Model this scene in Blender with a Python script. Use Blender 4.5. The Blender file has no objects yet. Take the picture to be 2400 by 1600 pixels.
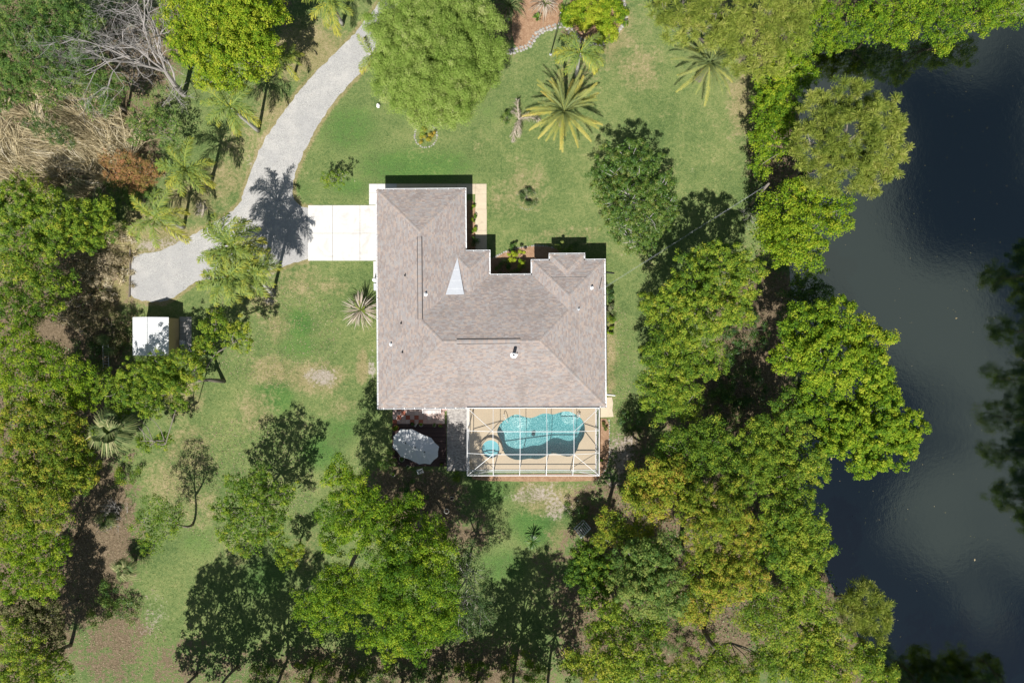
import bpy, math, random
import numpy as np
from mathutils import Vector, Matrix, Euler

# ---------------------------------------------------------------- camera, sky, sun, exposure
SC = bpy.context.scene
COL = SC.collection
H = 72.73            # height of the drone above the lawn (m)
S = 22.0             # photograph pixels per metre at ground level
cam_d = bpy.data.cameras.new("camera")
cam_d.sensor_width = 36.0
cam_d.lens = 24.0
cam_d.clip_start = 0.5
cam_d.clip_end = 3000.0
cam = bpy.data.objects.new("camera", cam_d)
cam.location = (0, 0, H)
cam.rotation_euler = (0, 0, 0)
COL.objects.link(cam)
SC.camera = cam

SUN_DIR = Vector((0.163, 0.708, -1.0)).normalized()
sun_d = bpy.data.lights.new("sun", 'SUN')
sun_d.energy = 5.0
sun_d.angle = math.radians(0.53)
sun_d.color = (1.0, 0.97, 0.915)
sun = bpy.data.objects.new("sun", sun_d)
sun.rotation_euler = SUN_DIR.to_track_quat('-Z', 'Y').to_euler()
sun.location = (0, -40, 90)
COL.objects.link(sun)

world = bpy.data.worlds.new("World")
SC.world = world
world.use_nodes = True
wn = world.node_tree.nodes
wl = world.node_tree.links
wn.clear()
w_out = wn.new("ShaderNodeOutputWorld")
w_bg = wn.new("ShaderNodeBackground")
w_bg.inputs[1].default_value = 0.05
w_sky = wn.new("ShaderNodeTexSky")
w_sky.sky_type = 'NISHITA'
w_sky.sun_disc = False
w_sky.sun_elevation = math.radians(54.0)
w_sky.sun_rotation = math.radians(193.0)
w_sky.air_density = 0.75
w_sky.dust_density = 0.6
# scattered fair-weather clouds on a flat cloud deck, the same all over the sky
w_tc = wn.new("ShaderNodeTexCoord")
w_sep = wn.new("ShaderNodeSeparateXYZ")
wl.new(w_tc.outputs["Generated"], w_sep.inputs[0])
w_mx = wn.new("ShaderNodeMath"); w_mx.operation = 'MAXIMUM'; w_mx.inputs[1].default_value = 0.08
wl.new(w_sep.outputs[2], w_mx.inputs[0])
w_dx = wn.new("ShaderNodeMath"); w_dx.operation = 'DIVIDE'
w_dy = wn.new("ShaderNodeMath"); w_dy.operation = 'DIVIDE'
wl.new(w_sep.outputs[0], w_dx.inputs[0]); wl.new(w_mx.outputs[0], w_dx.inputs[1])
wl.new(w_sep.outputs[1], w_dy.inputs[0]); wl.new(w_mx.outputs[0], w_dy.inputs[1])
w_cmb = wn.new("ShaderNodeCombineXYZ")
wl.new(w_dx.outputs[0], w_cmb.inputs[0]); wl.new(w_dy.outputs[0], w_cmb.inputs[1])
w_noi = wn.new("ShaderNodeTexNoise")
w_noi.noise_dimensions = '4D'
w_noi.inputs["W"].default_value = 29.59
w_noi.inputs["Scale"].default_value = 3.1
w_noi.inputs["Detail"].default_value = 4.0
w_noi.inputs["Roughness"].default_value = 0.45
w_noi.inputs["Distortion"].default_value = 0.3
w_add = wn.new("ShaderNodeVectorMath"); w_add.operation = 'ADD'; w_add.inputs[1].default_value = (0.0, 0.10, 0.0)   # the drift of the deck
wl.new(w_cmb.outputs[0], w_add.inputs[0]); wl.new(w_add.outputs[0], w_noi.inputs["Vector"])
w_rmp = wn.new("ShaderNodeValToRGB")
w_rmp.color_ramp.interpolation = 'EASE'
w_rmp.color_ramp.elements[0].position = 0.49
w_rmp.color_ramp.elements[1].position = 0.64
wl.new(w_noi.outputs[0], w_rmp.inputs[0])
w_mix = wn.new("ShaderNodeMix"); w_mix.data_type = 'RGBA'
wl.new(w_rmp.outputs[0], w_mix.inputs[0])
wl.new(w_sky.outputs[0], w_mix.inputs[6])
w_mix.inputs[7].default_value = (4.6, 5.7, 6.2, 1)
wl.new(w_mix.outputs[2], w_bg.inputs[0])
wl.new(w_bg.outputs[0], w_out.inputs[0])

SC.view_settings.view_transform = 'Standard'
SC.view_settings.look = 'None'
SC.view_settings.gamma = 1.0
SC.view_settings.exposure = 0.42
SC.view_settings.use_curve_mapping = False
SC.cycles.max_bounces = 5
SC.cycles.diffuse_bounces = 2
SC.cycles.glossy_bounces = 2
SC.cycles.transparent_max_bounces = 12
SC.cycles.transmission_bounces = 4

# ---------------------------------------------------------------- helpers
RNG = np.random.default_rng(7)
random.seed(7)

def P(px, py, z=0.0):
    """A place in the garden from its photograph pixel, once its height is known."""
    k = (H - z) / H / S
    return np.array([(px - 1200.0) * k, (800.0 - py) * k, z])

def Rm(r, z=0.0):
    return r * (H - z) / H / S

def srgb(r, g, b):
    def f(c):
        c /= 255.0
        return c / 12.92 if c <= 0.04045 else ((c + 0.055) / 1.055) ** 2.4
    return (f(r), f(g), f(b), 1.0)

OFF = {}

def tag(o, label=None, cat=None, group=None, kind=None):
    if label: o["label"] = label
    if cat: o["category"] = cat
    if group: o["group"] = group
    if kind: o["kind"] = kind
    return o

def thing(name, label, cat, loc, group=None):
    o = bpy.data.objects.new(name, None)
    o.empty_display_size = 0.3
    o.location = tuple(float(v) for v in loc)
    COL.objects.link(o)
    OFF[o] = np.array(loc, float)
    return tag(o, label, cat, group)

def link(name, me, parent=None, off=None):
    o = bpy.data.objects.new(name, me)
    COL.objects.link(o)
    if parent is not None:
        o.parent = parent
        OFF[o] = OFF[parent]
    else:
        OFF[o] = np.zeros(3) if off is None else np.array(off, float)
        if off is not None: o.location = tuple(float(v) for v in off)
    return o

def np_mesh(name, V, F, mat, parent=None, tint=None, smooth=False, off=None):
    """One mesh object from vertex and equal-length face arrays (world coordinates)."""
    V = np.asarray(V, np.float32); F = np.asarray(F, np.int32)
    base = OFF[parent] if parent is not None else (np.zeros(3) if off is None else np.array(off, float))
    V = (V - base.astype(np.float32)).astype(np.float32)
    me = bpy.data.meshes.new(name)
    n, m, k = len(V), len(F), F.shape[1]
    me.vertices.add(n); me.vertices.foreach_set("co", V.ravel())
    me.loops.add(m * k); me.loops.foreach_set("vertex_index", F.ravel())
    me.polygons.add(m)
    me.polygons.foreach_set("loop_start", np.arange(0, m * k, k, dtype=np.int32))
    if smooth: me.polygons.foreach_set("use_smooth", np.ones(m, bool))
    me.update(calc_edges=True)
    if tint is not None:
        a = me.attributes.new("tint", 'FLOAT', 'FACE')
        a.data.foreach_set("value", np.asarray(tint, np.float32))
    if mat: me.materials.append(mat)
    return link(name, me, parent, off)

class MB:
    """Collects faces of one part."""
    def __init__(self): self.v = []; self.f = []; self.t = []
    def face(self, pts, t=0.5):
        i = len(self.v); self.v += [tuple(map(float, p)) for p in pts]
        self.f.append(tuple(range(i, i + len(pts)))); self.t.append(t)
    def box(self, x0, y0, z0, x1, y1, z1, t=0.5, M=None):
        c = [(x0,y0,z0),(x1,y0,z0),(x1,y1,z0),(x0,y1,z0),(x0,y0,z1),(x1,y0,z1),(x1,y1,z1),(x0,y1,z1)]
        if M is not None: c = [tuple(M @ Vector(p)) for p in c]
        i = len(self.v); self.v += c
        for q in ((3,2,1,0),(4,5,6,7),(0,1,5,4),(1,2,6,5),(2,3,7,6),(3,0,4,7)):
            self.f.append(tuple(i + a for a in q)); self.t.append(t)
        return self
    def prism(self, poly, z0, z1, t=0.5):
        poly = [(float(p[0]), float(p[1])) for p in poly]
        a = sum(poly[i][0]*poly[(i+1)%len(poly)][1]-poly[(i+1)%len(poly)][0]*poly[i][1] for i in range(len(poly)))
        if a < 0: poly = poly[::-1]
        n = len(poly); i = len(self.v)
        self.v += [(x,y,z0) for x,y in poly] + [(x,y,z1) for x,y in poly]
        self.f.append(tuple(i+n+k for k in range(n))); self.t.append(t)
        self.f.append(tuple(i+n-1-k for k in range(n))); self.t.append(t)
        for k in range(n):
            j = (k+1) % n
            self.f.append((i+k, i+j, i+n+j, i+n+k)); self.t.append(t)
        return self
    def tube(self, pts, rad, n=6, t=0.5, cap=True):
        pts = [np.array(p, float) for p in pts]
        if np.isscalar(rad): rad = [rad]*len(pts)
        i0 = len(self.v)
        for k, p in enumerate(pts):
            d = pts[min(k+1, len(pts)-1)] - pts[max(k-1, 0)]
            d = d / (np.linalg.norm(d) + 1e-9)
            a = np.cross(d, (0,0,1.0) if abs(d[2]) < 0.9 else (1.0,0,0)); a /= np.linalg.norm(a) + 1e-9
            b = np.cross(d, a)
            for q in range(n):
                w = 2*math.pi*q/n
                self.v.append(tuple(p + rad[k]*(math.cos(w)*a + math.sin(w)*b)))
        for k in range(len(pts)-1):
            for q in range(n):
                r = (q+1) % n
                self.f.append((i0+k*n+q, i0+(k+1)*n+q, i0+(k+1)*n+r, i0+k*n+r)); self.t.append(t)
        if cap:
            self.f.append(tuple(i0+q for q in range(n))); self.t.append(t)
            e = i0+(len(pts)-1)*n
            self.f.append(tuple(e+n-1-q for q in range(n))); self.t.append(t)
        return self
    def lathe(self, c, prof, n=20, t=0.5):
        i0 = len(self.v)
        for r, z in prof:
            for q in range(n):
                w = 2*math.pi*q/n
                self.v.append((c[0]+r*math.cos(w), c[1]+r*math.sin(w), c[2]+z))
        for k in range(len(prof)-1):
            for q in range(n):
                r = (q+1) % n
                self.f.append((i0+k*n+q, i0+k*n+r, i0+(k+1)*n+r, i0+(k+1)*n+q)); self.t.append(t)
        return self
    def build(self, name, mat, parent=None, smooth=False, off=None):
        base = OFF[parent] if parent is not None else (np.zeros(3) if off is None else np.array(off, float))
        me = bpy.data.meshes.new(name)
        me.from_pydata([(v[0]-base[0], v[1]-base[1], v[2]-base[2]) for v in self.v], [], self.f)
        a = me.attributes.new("tint", 'FLOAT', 'FACE')
        a.data.foreach_set("value", np.array(self.t, np.float32))
        if smooth: me.polygons.foreach_set("use_smooth", np.ones(len(me.polygons), bool))
        if mat: me.materials.append(mat)
        return link(name, me, parent, off)

# ---------------------------------------------------------------- materials
class NT:
    def __init__(self, name):
        self.m = bpy.data.materials.new(name); self.m.use_nodes = True
        self.nt = self.m.node_tree; self.nt.nodes.clear()
        self.out = self.nt.nodes.new("ShaderNodeOutputMaterial")
    def n(self, typ, ins=None, **kw):
        nd = self.nt.nodes.new("ShaderNode" + typ)
        for k, v in kw.items(): setattr(nd, k, v)
        for k, v in (ins or {}).items():
            s = nd.inputs[k]
            if isinstance(v, bpy.types.NodeSocket): self.nt.links.new(v, s)
            else: s.default_value = v
        return nd
    def math(self, op, a, b=0.0, clamp=False):
        return self.n("Math", {0: a, 1: b}, operation=op, use_clamp=clamp).outputs[0]
    def pos(self):
        return self.n("NewGeometry").outputs["Position"]
    def noise(self, scale, detail=3.0, rough=0.55, vec=None, dist=0.0):
        return self.n("TexNoise", {"Vector": vec or self.pos(), "Scale": scale, "Detail": detail, "Roughness": rough, "Distortion": dist}).outputs[0]
    def attr(self, name):
        return self.n("Attribute", attribute_name=name).outputs["Fac"]
    def ramp(self, fac, stops):
        nd = self.n("ValToRGB", {0: fac}); cr = nd.color_ramp
        while len(cr.elements) < len(stops): cr.elements.new(0.5)
        for e, (p, c) in zip(cr.elements, stops): e.position = p; e.color = c
        return nd.outputs[0]
    def mix(self, f, a, b, mode='MIX'):
        return self.n("Mix", {0: f, 6: a, 7: b}, data_type='RGBA', blend_type=mode).outputs[2]
    def step(self, v, lo, hi):
        return self.n("MapRange", {0: v, 1: lo, 2: hi, 3: 0.0, 4: 1.0}, interpolation_type='SMOOTHSTEP').outputs[0]
    def bump(self, h, strength=0.4, dist=0.05):
        return self.n("Bump", {"Strength": strength, "Distance": dist, "Height": h}).outputs[0]
    def bsdf(self, color, rough=0.7, spec=0.3, normal=None, metal=0.0, **kw):
        ins = {"Base Color": color, "Roughness": rough, "Specular IOR Level": spec, "Metallic": metal}
        if normal is not None: ins["Normal"] = normal
        ins.update(kw)
        return self.n("BsdfPrincipled", ins).outputs[0]
    def done(self, sh):
        self.nt.links.new(sh, self.out.inputs[0]); return self.m

def mat_leaf(name, stops, trans=0.3, spec=0.12, rough=0.6):
    t = NT(name)
    c = t.ramp(t.attr("tint"), stops)
    b = t.bsdf(c, rough, spec)
    tr = t.n("BsdfTranslucent", {"Color": t.mix(0.5, c, (0.26, 0.40, 0.02, 1), 'MIX')}).outputs[0]
    return t.done(t.n("MixShader", {0: trans, 1: b, 2: tr}).outputs[0])

def mat_tint(name, stops, rough=0.8, spec=0.2, grain=0.15, gscale=30.0, bump=0.0):
    t = NT(name)
    c = t.ramp(t.attr("tint"), stops)
    n = t.noise(gscale, 3.0)
    c = t.mix(grain, c, t.ramp(n, [(0.25, (0.02,0.02,0.02,1)), (0.75, (0.9,0.9,0.9,1))]), 'OVERLAY')
    nm = t.bump(n, bump, 0.02) if bump else None
    return t.done(t.bsdf(c, rough, spec, nm))

def mat_stained(name, c1, c2, stain, scale, amount, fine=8.0, rough=.85):
    """Mineral surface with irregular dirt stains."""
    t = NT(name)
    n = t.math('ADD', t.math('MULTIPLY', t.noise(scale*2.2, 4.0), .6), t.math('MULTIPLY', t.noise(fine, 4.0, .7), .4))
    c = t.ramp(n, [(0.35, c2), (0.65, c1)])
    c = t.mix(t.math('MULTIPLY', t.step(t.noise(scale, 6.0, .7, None, .8), .5, .68), amount), c, stain)
    return t.done(t.bsdf(c, rough, .2, t.bump(t.noise(fine*2, 3.0), .2, .02)))

def mat_plain(name, c1, c2=None, scale=2.0, rough=0.7, spec=0.3, metal=0.0, bump=0.0, fine=25.0):
    t = NT(name)
    c2 = c2 or tuple(x*0.82 for x in c1[:3]) + (1,)
    n = t.math('ADD', t.math('MULTIPLY', t.noise(scale, 4.0), 0.6), t.math('MULTIPLY', t.noise(fine, 3.0), 0.4))
    c = t.ramp(n, [(0.35, c2), (0.65, c1)])
    nm = t.bump(t.noise(fine, 3.0), bump, 0.02) if bump else None
    return t.done(t.bsdf(c, rough, spec, nm, metal))

def L(r, g, b): return (r, g, b, 1.0)
M = {}
# foliage, reflectances of real leaves
M['oak'] = mat_leaf('laurel_oak_leaf', [(0.0, L(0.026,0.075,0.014)), (0.35, L(0.087,0.174,0.021)), (0.62, L(0.191,0.290,0.028)), (0.85, L(0.336,0.394,0.039)), (1.0, L(0.464,0.441,0.058))])
M['oak_gold'] = mat_leaf('oak_leaf_with_rusty_new_growth', [(0.0, L(0.026,0.071,0.014)), (0.35, L(0.100,0.177,0.021)), (0.62, L(0.218,0.289,0.028)), (0.88, L(0.378,0.378,0.040)), (1.0, L(0.472,0.330,0.059))])
M['lime'] = mat_leaf('fresh_lime_leaf', [(0.0, L(0.033,0.099,0.011)), (0.35, L(0.116,0.226,0.015)), (0.62, L(0.248,0.358,0.020)), (1.0, L(0.473,0.484,0.044))])
M['deep'] = mat_leaf('deep_green_leaf', [(0.0, L(.016,.05,.014)), (0.4, L(.045,.115,.018)), (0.75, L(.115,.20,.026)), (1.0, L(.27,.29,.07))], trans=0.22, spec=0.4, rough=0.45)
M['cool'] = mat_leaf('cool_green_leaf', [(0.0, L(0.025,0.069,0.023)), (0.4, L(0.086,0.172,0.040)), (0.75, L(0.178,0.265,0.057)), (1.0, L(0.333,0.356,0.092))])
M['cedar'] = mat_leaf('cedar_spray', [(0.0, L(.13,.22,.03)), (0.4, L(.25,.36,.07)), (0.75, L(.36,.46,.11)), (1.0, L(.50,.52,.22))], trans=0.35)
M['pine'] = mat_leaf('pine_needle', [(0.0, L(0.084,0.137,0.021)), (0.4, L(0.252,0.315,0.053)), (0.75, L(0.399,0.441,0.084)), (1.0, L(0.567,0.525,0.168))], trans=0.25)
M['vine'] = mat_leaf('vine_leaf', [(0.0, L(.02,.05,.02)), (0.5, L(.06,.115,.035)), (0.85, L(.13,.18,.06)), (1.0, L(.28,.27,.18))], trans=0.2)
M['rust'] = mat_leaf('rusty_dying_needle', [(0.0, L(.07,.11,.02)), (0.4, L(.20,.21,.04)), (0.6, L(.34,.19,.08)), (1.0, L(.44,.20,.10))], trans=0.15)
M['queen'] = mat_leaf('queen_palm_leaflet', [(0.0, L(.05,.10,.03)), (0.4, L(.12,.20,.045)), (0.75, L(.23,.29,.045)), (1.0, L(.44,.40,.045))], trans=0.22, spec=0.4)
M['date'] = mat_leaf('date_palm_leaflet', [(0.0, L(.10,.15,.06)), (0.4, L(.22,.26,.09)), (0.75, L(.38,.36,.07)), (1.0, L(.56,.44,.10))], trans=0.2, spec=0.35)
M['sabal'] = mat_leaf('sabal_palm_leaf', [(0.0, L(.04,.08,.03)), (0.5, L(.12,.17,.06)), (0.85, L(.24,.26,.10)), (1.0, L(.42,.40,.20))], trans=0.2)
M['straw'] = mat_leaf('dry_straw', [(0.0, L(.28,.22,.13)), (0.5, L(.50,.41,.25)), (0.85, L(.64,.55,.36)), (1.0, L(.70,.63,.50))], trans=0.1)
M['deadfrond'] = mat_leaf('dead_palm_leaf', [(0.0, L(.22,.17,.12)), (0.5, L(.40,.33,.26)), (1.0, L(.62,.55,.47))], trans=0.1)
M['scrub'] = mat_leaf('dry_scrub_leaf', [(0.0, L(.05,.07,.02)), (0.4, L(.15,.15,.06)), (0.7, L(.29,.23,.13)), (1.0, L(.44,.36,.24))], trans=0.15)
M['bark'] = mat_tint('grey_bark', [(0.0, L(.10,.085,.07)), (0.5, L(.21,.18,.15)), (1.0, L(.36,.33,.29))], 0.9, 0.1, 0.3, 12.0, 0.5)
M['palebark'] = mat_tint('pale_dead_wood', [(0.0, L(.26,.23,.21)), (0.5, L(.38,.35,.33)), (1.0, L(.50,.47,.45))], 0.9, 0.1, 0.3, 12.0, 0.4)
M['palmbark'] = mat_tint('palm_trunk', [(0.0, L(.22,.20,.17)), (0.5, L(.36,.34,.31)), (1.0, L(.5,.48,.45))], 0.85, 0.15, 0.3, 10.0, 0.5)
M['white'] = mat_plain('white_painted_aluminium', L(.84,.84,.84), L(.76,.76,.77), 1.5, 0.35, 0.5)
M['galv'] = mat_plain('galvanised_sheet', L(0.521,0.538,0.571), L(0.454,0.470,0.504), 3.0, 0.45, 0.5)
M['stone'] = mat_tint('pale_limestone', [(0.0, L(0.180,0.168,0.156)), (0.5, L(0.312,0.295,0.271)), (1.0, L(0.476,0.451,0.410))], 0.9, 0.15, 0.3, 14.0, 0.6)
M['conc'] = mat_stained('light_concrete', L(.67,.645,.615), L(.58,.555,.53), L(.40,.37,.34), .55, .5)
M['tanconc'] = mat_stained('tan_concrete', L(.58,.49,.36), L(.51,.43,.32), L(.36,.29,.21), .7, .45)
M['deckpaint'] = mat_plain('tan_pool_deck_coating', L(.53,.43,.30), L(.48,.385,.27), 0.5, 0.8, 0.2, 0, 0.15, 14.0)
M['dark'] = mat_plain('dark_rubber', L(.03,.03,.032), L(.022,.022,.024), 4.0, 0.6, 0.3)
M['wall'] = mat_plain('cream_stucco', L(.60,.55,.46), L(.55,.50,.42), 1.2, 0.9, 0.15, 0, 0.3, 20.0)
M['terracotta'] = mat_plain('terracotta', L(.40,.15,.08), L(.30,.11,.06), 5.0, 0.85, 0.15)
M['soil'] = mat_plain('potting_soil', L(.05,.035,.025), L(.03,.022,.016), 12.0, 0.95, 0.1, 0, 0.5, 40.0)
M['glasspane'] = mat_plain('window_glass', L(.04,.05,.06), L(.03,.04,.05), 1.0, 0.05, 0.6)
# ---------------------------------------------------------------- ground
def blob_mask(X, Y, blobs):
    m = np.zeros_like(X)
    for (px, py, rx, ry, w) in blobs:
        c = P(px, py); q = ((X - c[0]) / (rx / S)) ** 2 + ((Y - c[1]) / (ry / S)) ** 2
        m = np.maximum(m, w * np.exp(-q ** 1.5)) if w > 0 else m + w * np.exp(-q ** 1.5)
    return m

def poly_px(pts, z=0.0): return [P(x, y, z)[:2] for x, y in pts]

def inside(X, Y, poly):
    r = np.zeros(X.shape, bool); n = len(poly)
    for i in range(n):
        x0, y0 = poly[i]; x1, y1 = poly[(i+1) % n]
        c = ((y0 > Y) != (y1 > Y)) & (X < (x1-x0)*(Y-y0)/((y1-y0) if y1 != y0 else 1e-9) + x0)
        r ^= c
    return r

def dist_poly(X, Y, poly):
    d = np.full(X.shape, 1e9); n = len(poly)
    for i in range(n):
        x0, y0 = poly[i]; x1, y1 = poly[(i+1) % n]
        dx, dy = x1-x0, y1-y0; L2 = dx*dx+dy*dy+1e-9
        t = np.clip(((X-x0)*dx+(Y-y0)*dy)/L2, 0, 1)
        d = np.minimum(d, np.hypot(X-x0-t*dx, Y-y0-t*dy))
    return d

def smooth_closed(pts, it=2):
    p = [np.array(q, float) for q in pts]
    for _ in range(it):
        q = []
        for i in range(len(p)):
            a, b = p[i], p[(i+1) % len(p)]
            q += [a*0.75+b*0.25, a*0.25+b*0.75]
        p = q
    return p

POND = smooth_closed(poly_px([(1895,60),(1870,130),(1885,230),(1890,380),(1870,500),(1862,600),(1868,700),(1885,820),(1880,960),(1885,1090),
        (1895,1200),(1940,1330),(2000,1440),(2060,1560),(2110,1680),(2300,1700),(2470,1690),(2480,1300),(2470,900),(2475,500),(2465,60),(2330,40),(2150,50),(2000,60)]))
DRIVE = smooth_closed(poly_px([(862,154),(812,205),(778,243),(743,301),(720,342),(694,400),(686,432),(686,464),(702,482),(727,488),
        (729,545),(727,606),(702,611),(650,630),(560,650),(469,655),(434,676),(398,704),(342,710),(305,694),(303,640),(305,600),(340,592),(370,592),(398,576),(457,548),
        (502,522),(561,484),(579,425),(589,398),(601,367),(626,316),(664,263),(702,212),(743,166),(789,122),(830,82),(880,20),(930,-60),(960,-120),
        (1010,-120),(980,-60),(935,40)]), 1)
def ragged(poly, step=.35, amp=.06):
    out = []; n = len(poly)
    for i in range(n):
        a, b = poly[i], poly[(i+1) % n]; L_ = np.linalg.norm(b-a); k = max(1, int(L_/step)); nrm = np.array([-(b-a)[1], (b-a)[0]])/(L_+1e-9)
        for q in range(k): out.append(a+(b-a)*q/k+nrm*RNG.normal(0, amp))
    return out
DRIVE = ragged(DRIVE)
fine_x = np.arange(-66, 66.01, 0.4); fine_y = np.arange(-46, 46.01, 0.4)
far = np.array([70, 78, 95, 130, 200, 400, 900.0])
gx = np.concatenate([-far[::-1], fine_x, far]); gy = np.concatenate([-far[::-1], fine_y, far])
GX, GY = np.meshgrid(gx, gy)
pond_in = inside(GX, GY, POND); pond_d = dist_poly(GX, GY, POND)
sd = np.where(pond_in, -pond_d, pond_d)
GZ = np.where(sd < 1.2, -1.3 * (0.5 - 0.5 * np.tanh(sd * 1.2)), 0.0)
POOL_PTS = [(555,545),(560,490),(610,400),(700,330),(800,272),(880,265),(960,298),(1060,325),(1150,300),(1230,255),(1330,250),(1420,268),(1500,240),
            (1590,215),(1680,225),(1760,265),(1840,320),(1890,400),(1902,490),(1890,590),(1850,660),(1810,710),(1790,790),(1750,860),(1680,908),(1600,908),
            (1520,880),(1440,858),(1370,865),(1310,897),(1230,937),(1150,952),(1060,937),(980,952),(880,964),(790,947),(720,910),(665,862),(645,790),(640,720),(615,650),(575,600)]
POOL = smooth_closed([P(1080 + x / 6.5333, 930 + y / 6.5333)[:2] for x, y in POOL_PTS], 1)
pool_bb = (min(p[0] for p in POOL) - .6, min(p[1] for p in POOL) - .6, max(p[0] for p in POOL) + .6, max(p[1] for p in POOL) + .6)
GZ = np.where((GX > pool_bb[0]-1.6) & (GX < pool_bb[2]) & (GY > pool_bb[1]) & (GY < pool_bb[3]), -2.6, GZ)   # the hole the pool was dug in
dry = blob_mask(GX, GY, [(720,120,110,90,.85),(640,260,60,70,.7),(560,330,60,60,.55),(520,420,80,60,.7),(450,470,90,60,.75),(400,560,120,40,.9),(330,520,50,60,.9),(240,640,110,110,1.1),(280,570,60,60,1.0),(210,720,90,70,1.0),
        (1420,70,90,110,.7),(1350,160,80,60,.5),(1500,160,70,70,.6),(1740,230,40,120,.8),(1230,440,70,80,.55),(1180,470,60,50,.5),(1330,560,120,40,.5),(1560,400,40,25,.5),
        (640,870,70,45,.75),(740,885,90,45,.85),(700,660,70,60,.55),(620,700,50,60,.6),(650,760,40,50,.6),(780,670,60,30,.55),(600,960,60,60,.6),(430,930,60,60,.7),(440,1060,80,90,.6),(400,1130,80,80,.6),
        (800,960,60,40,.5),(850,860,20,50,.9),(1430,850,18,130,.7),(1430,960,30,40,.4),(700,1000,70,50,.35),(1290,1170,90,50,.8),(1240,1150,50,40,.7),(1310,1250,40,60,.6),(720,1290,50,70,.5),
        (1000,350,70,40,.3),(1120,350,40,50,.35),(880,300,50,50,.25),(1560,250,60,60,.3),(1650,300,80,80,.25),(470,1180,60,80,.5),(560,1300,70,60,.4),(720,440,30,60,.3)])
edge_d = dist_poly(GX, GY, DRIVE)
dry = np.maximum(dry, 1.15*np.exp(-(edge_d/0.42)**2))
litter = blob_mask(GX, GY, [(100,900,230,420,1),(60,1300,180,420,1),(230,1250,110,230,1),(260,1500,120,170,.72),(150,620,140,110,.8),(150,760,140,100,.9),(60,200,200,250,.9),(250,330,170,160,.85),(330,100,130,150,.8),
        (700,1580,420,90,.6),(1050,1570,320,100,.7),(980,1180,130,90,1),(930,1130,80,60,.8),(1080,1240,90,70,.7),(1600,1350,330,330,1),(1850,1250,200,400,1),(1750,1000,220,250,1),(1480,1080,70,110,.75),(1800,760,150,170,.95),
        (1420,1500,150,140,.9),(1830,350,90,200,.9),(1850,100,140,90,.9),(1700,20,180,60,.5),(1370,60,70,80,.6),(2050,1590,160,110,1),(500,40,120,80,.4),(650,20,60,70,.6),(1170,60,40,100,.9),(420,1560,120,90,.6),(2100,30,300,45,1)])
sand = blob_mask(GX, GY, [(755,883,38,26,1),(722,880,14,10,.7),(410,568,60,20,.8),(350,576,40,22,.8),(470,490,18,24,.8),(632,690,22,26,.8),(620,650,24,30,.6),(1460,1060,45,70,.7),(1450,1110,40,40,.6),(1260,1160,75,26,.75),(1305,1195,40,34,.75),(1290,1140,90,16,.5),
        (600,385,30,20,.5),(625,330,14,14,.4),(870,860,10,40,.8),(360,1440,40,60,.5),(1210,1235,14,14,.3),(1625,400,10,6,.8),(945,225,10,10,.1)])
lush = blob_mask(GX, GY, [(980,390,170,60,.7),(820,300,90,70,.6),(700,760,40,40,.9),(640,930,60,50,.9),(800,1000,60,60,.6),(700,810,60,40,.6),(900,620,60,30,.4),(1260,1230,80,60,.8),(1180,1330,80,60,.6),(470,1260,60,60,.5),(1150,1150,70,50,.6),
        (1430,1130,30,40,.8),(750,1060,60,50,.7),(620,1350,70,70,.6),(960,260,60,60,.4),(700,445,60,30,.5),(820,440,60,30,.6),(1130,260,60,50,.4),(1600,200,100,80,.3)])
nx, ny = len(gx), len(gy)
gi = np.arange(nx*ny).reshape(ny, nx)
GF = np.stack([gi[:-1,:-1].ravel(), gi[:-1,1:].ravel(), gi[1:,1:].ravel(), gi[1:,:-1].ravel()], 1)

def mat_ground():
    t = NT('lawn_and_litter')
    p = t.pos()
    big = t.noise(0.16, 3.0); mid = t.noise(0.8, 5.0, 0.65); sml = t.noise(3.2, 5.0, 0.75); fin = t.noise(8.5, 4.0, 0.8)
    def j(attr, a=.55, b=.35, c=.15):
        v = t.math('ADD', t.attr(attr), t.math('MULTIPLY', t.math('SUBTRACT', mid, .5), a*2))
        v = t.math('ADD', v, t.math('MULTIPLY', t.math('SUBTRACT', sml, .5), b*2))
        return t.math('ADD', v, t.math('MULTIPLY', t.math('SUBTRACT', big, .5), c*2))
    v = t.math('ADD', t.math('MULTIPLY', mid, .40), t.math('MULTIPLY', sml, .50))
    v = t.math('ADD', v, t.math('MULTIPLY', fin, .85))
    v = t.math('ADD', v, t.math('MULTIPLY', big, .45))
    v = t.math('SUBTRACT', v, .61)
    grass = t.ramp(v, [(0.26, L(.066,.112,.035)), (0.44, L(.132,.186,.062)), (0.56, L(.192,.232,.082)), (0.74, L(.32,.305,.135))])
    lushc = t.ramp(v, [(0.28, L(.045,.11,.028)), (0.5, L(.09,.18,.046)), (0.72, L(.18,.25,.07))])
    dryc = t.ramp(v, [(0.28, L(.17,.165,.065)), (0.5, L(.275,.24,.115)), (0.72, L(.42,.34,.20))])
    litc = t.ramp(t.math('ADD', t.math('MULTIPLY', sml, .5), t.math('MULTIPLY', fin, .5)), [(0.32, L(.05,.035,.024)), (0.48, L(.15,.105,.07)), (0.58, L(.26,.19,.13)), (0.7, L(.42,.34,.26))])
    sandc = t.ramp(v, [(0.3, L(.27,.22,.175)), (0.5, L(.38,.325,.275)), (0.7, L(.48,.43,.385))])
    c = t.mix(t.step(j('lush'), .25, .75), grass, lushc)
    c = t.mix(t.step(j('dry'), .25, .85), c, dryc)
    c = t.mix(t.math('MULTIPLY', t.step(j('litter', .75, .55, .3), .4, .72), .93), c, litc)
    c = t.mix(t.math('MULTIPLY', t.step(j('sand', .7, .8, .05), .4, .9), .85), c, sandc)
    nm = t.bump(t.math('ADD', fin, t.math('MULTIPLY', sml, .8)), .9, .10)
    return t.done(t.bsdf(c, .92, .1, nm))
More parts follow.
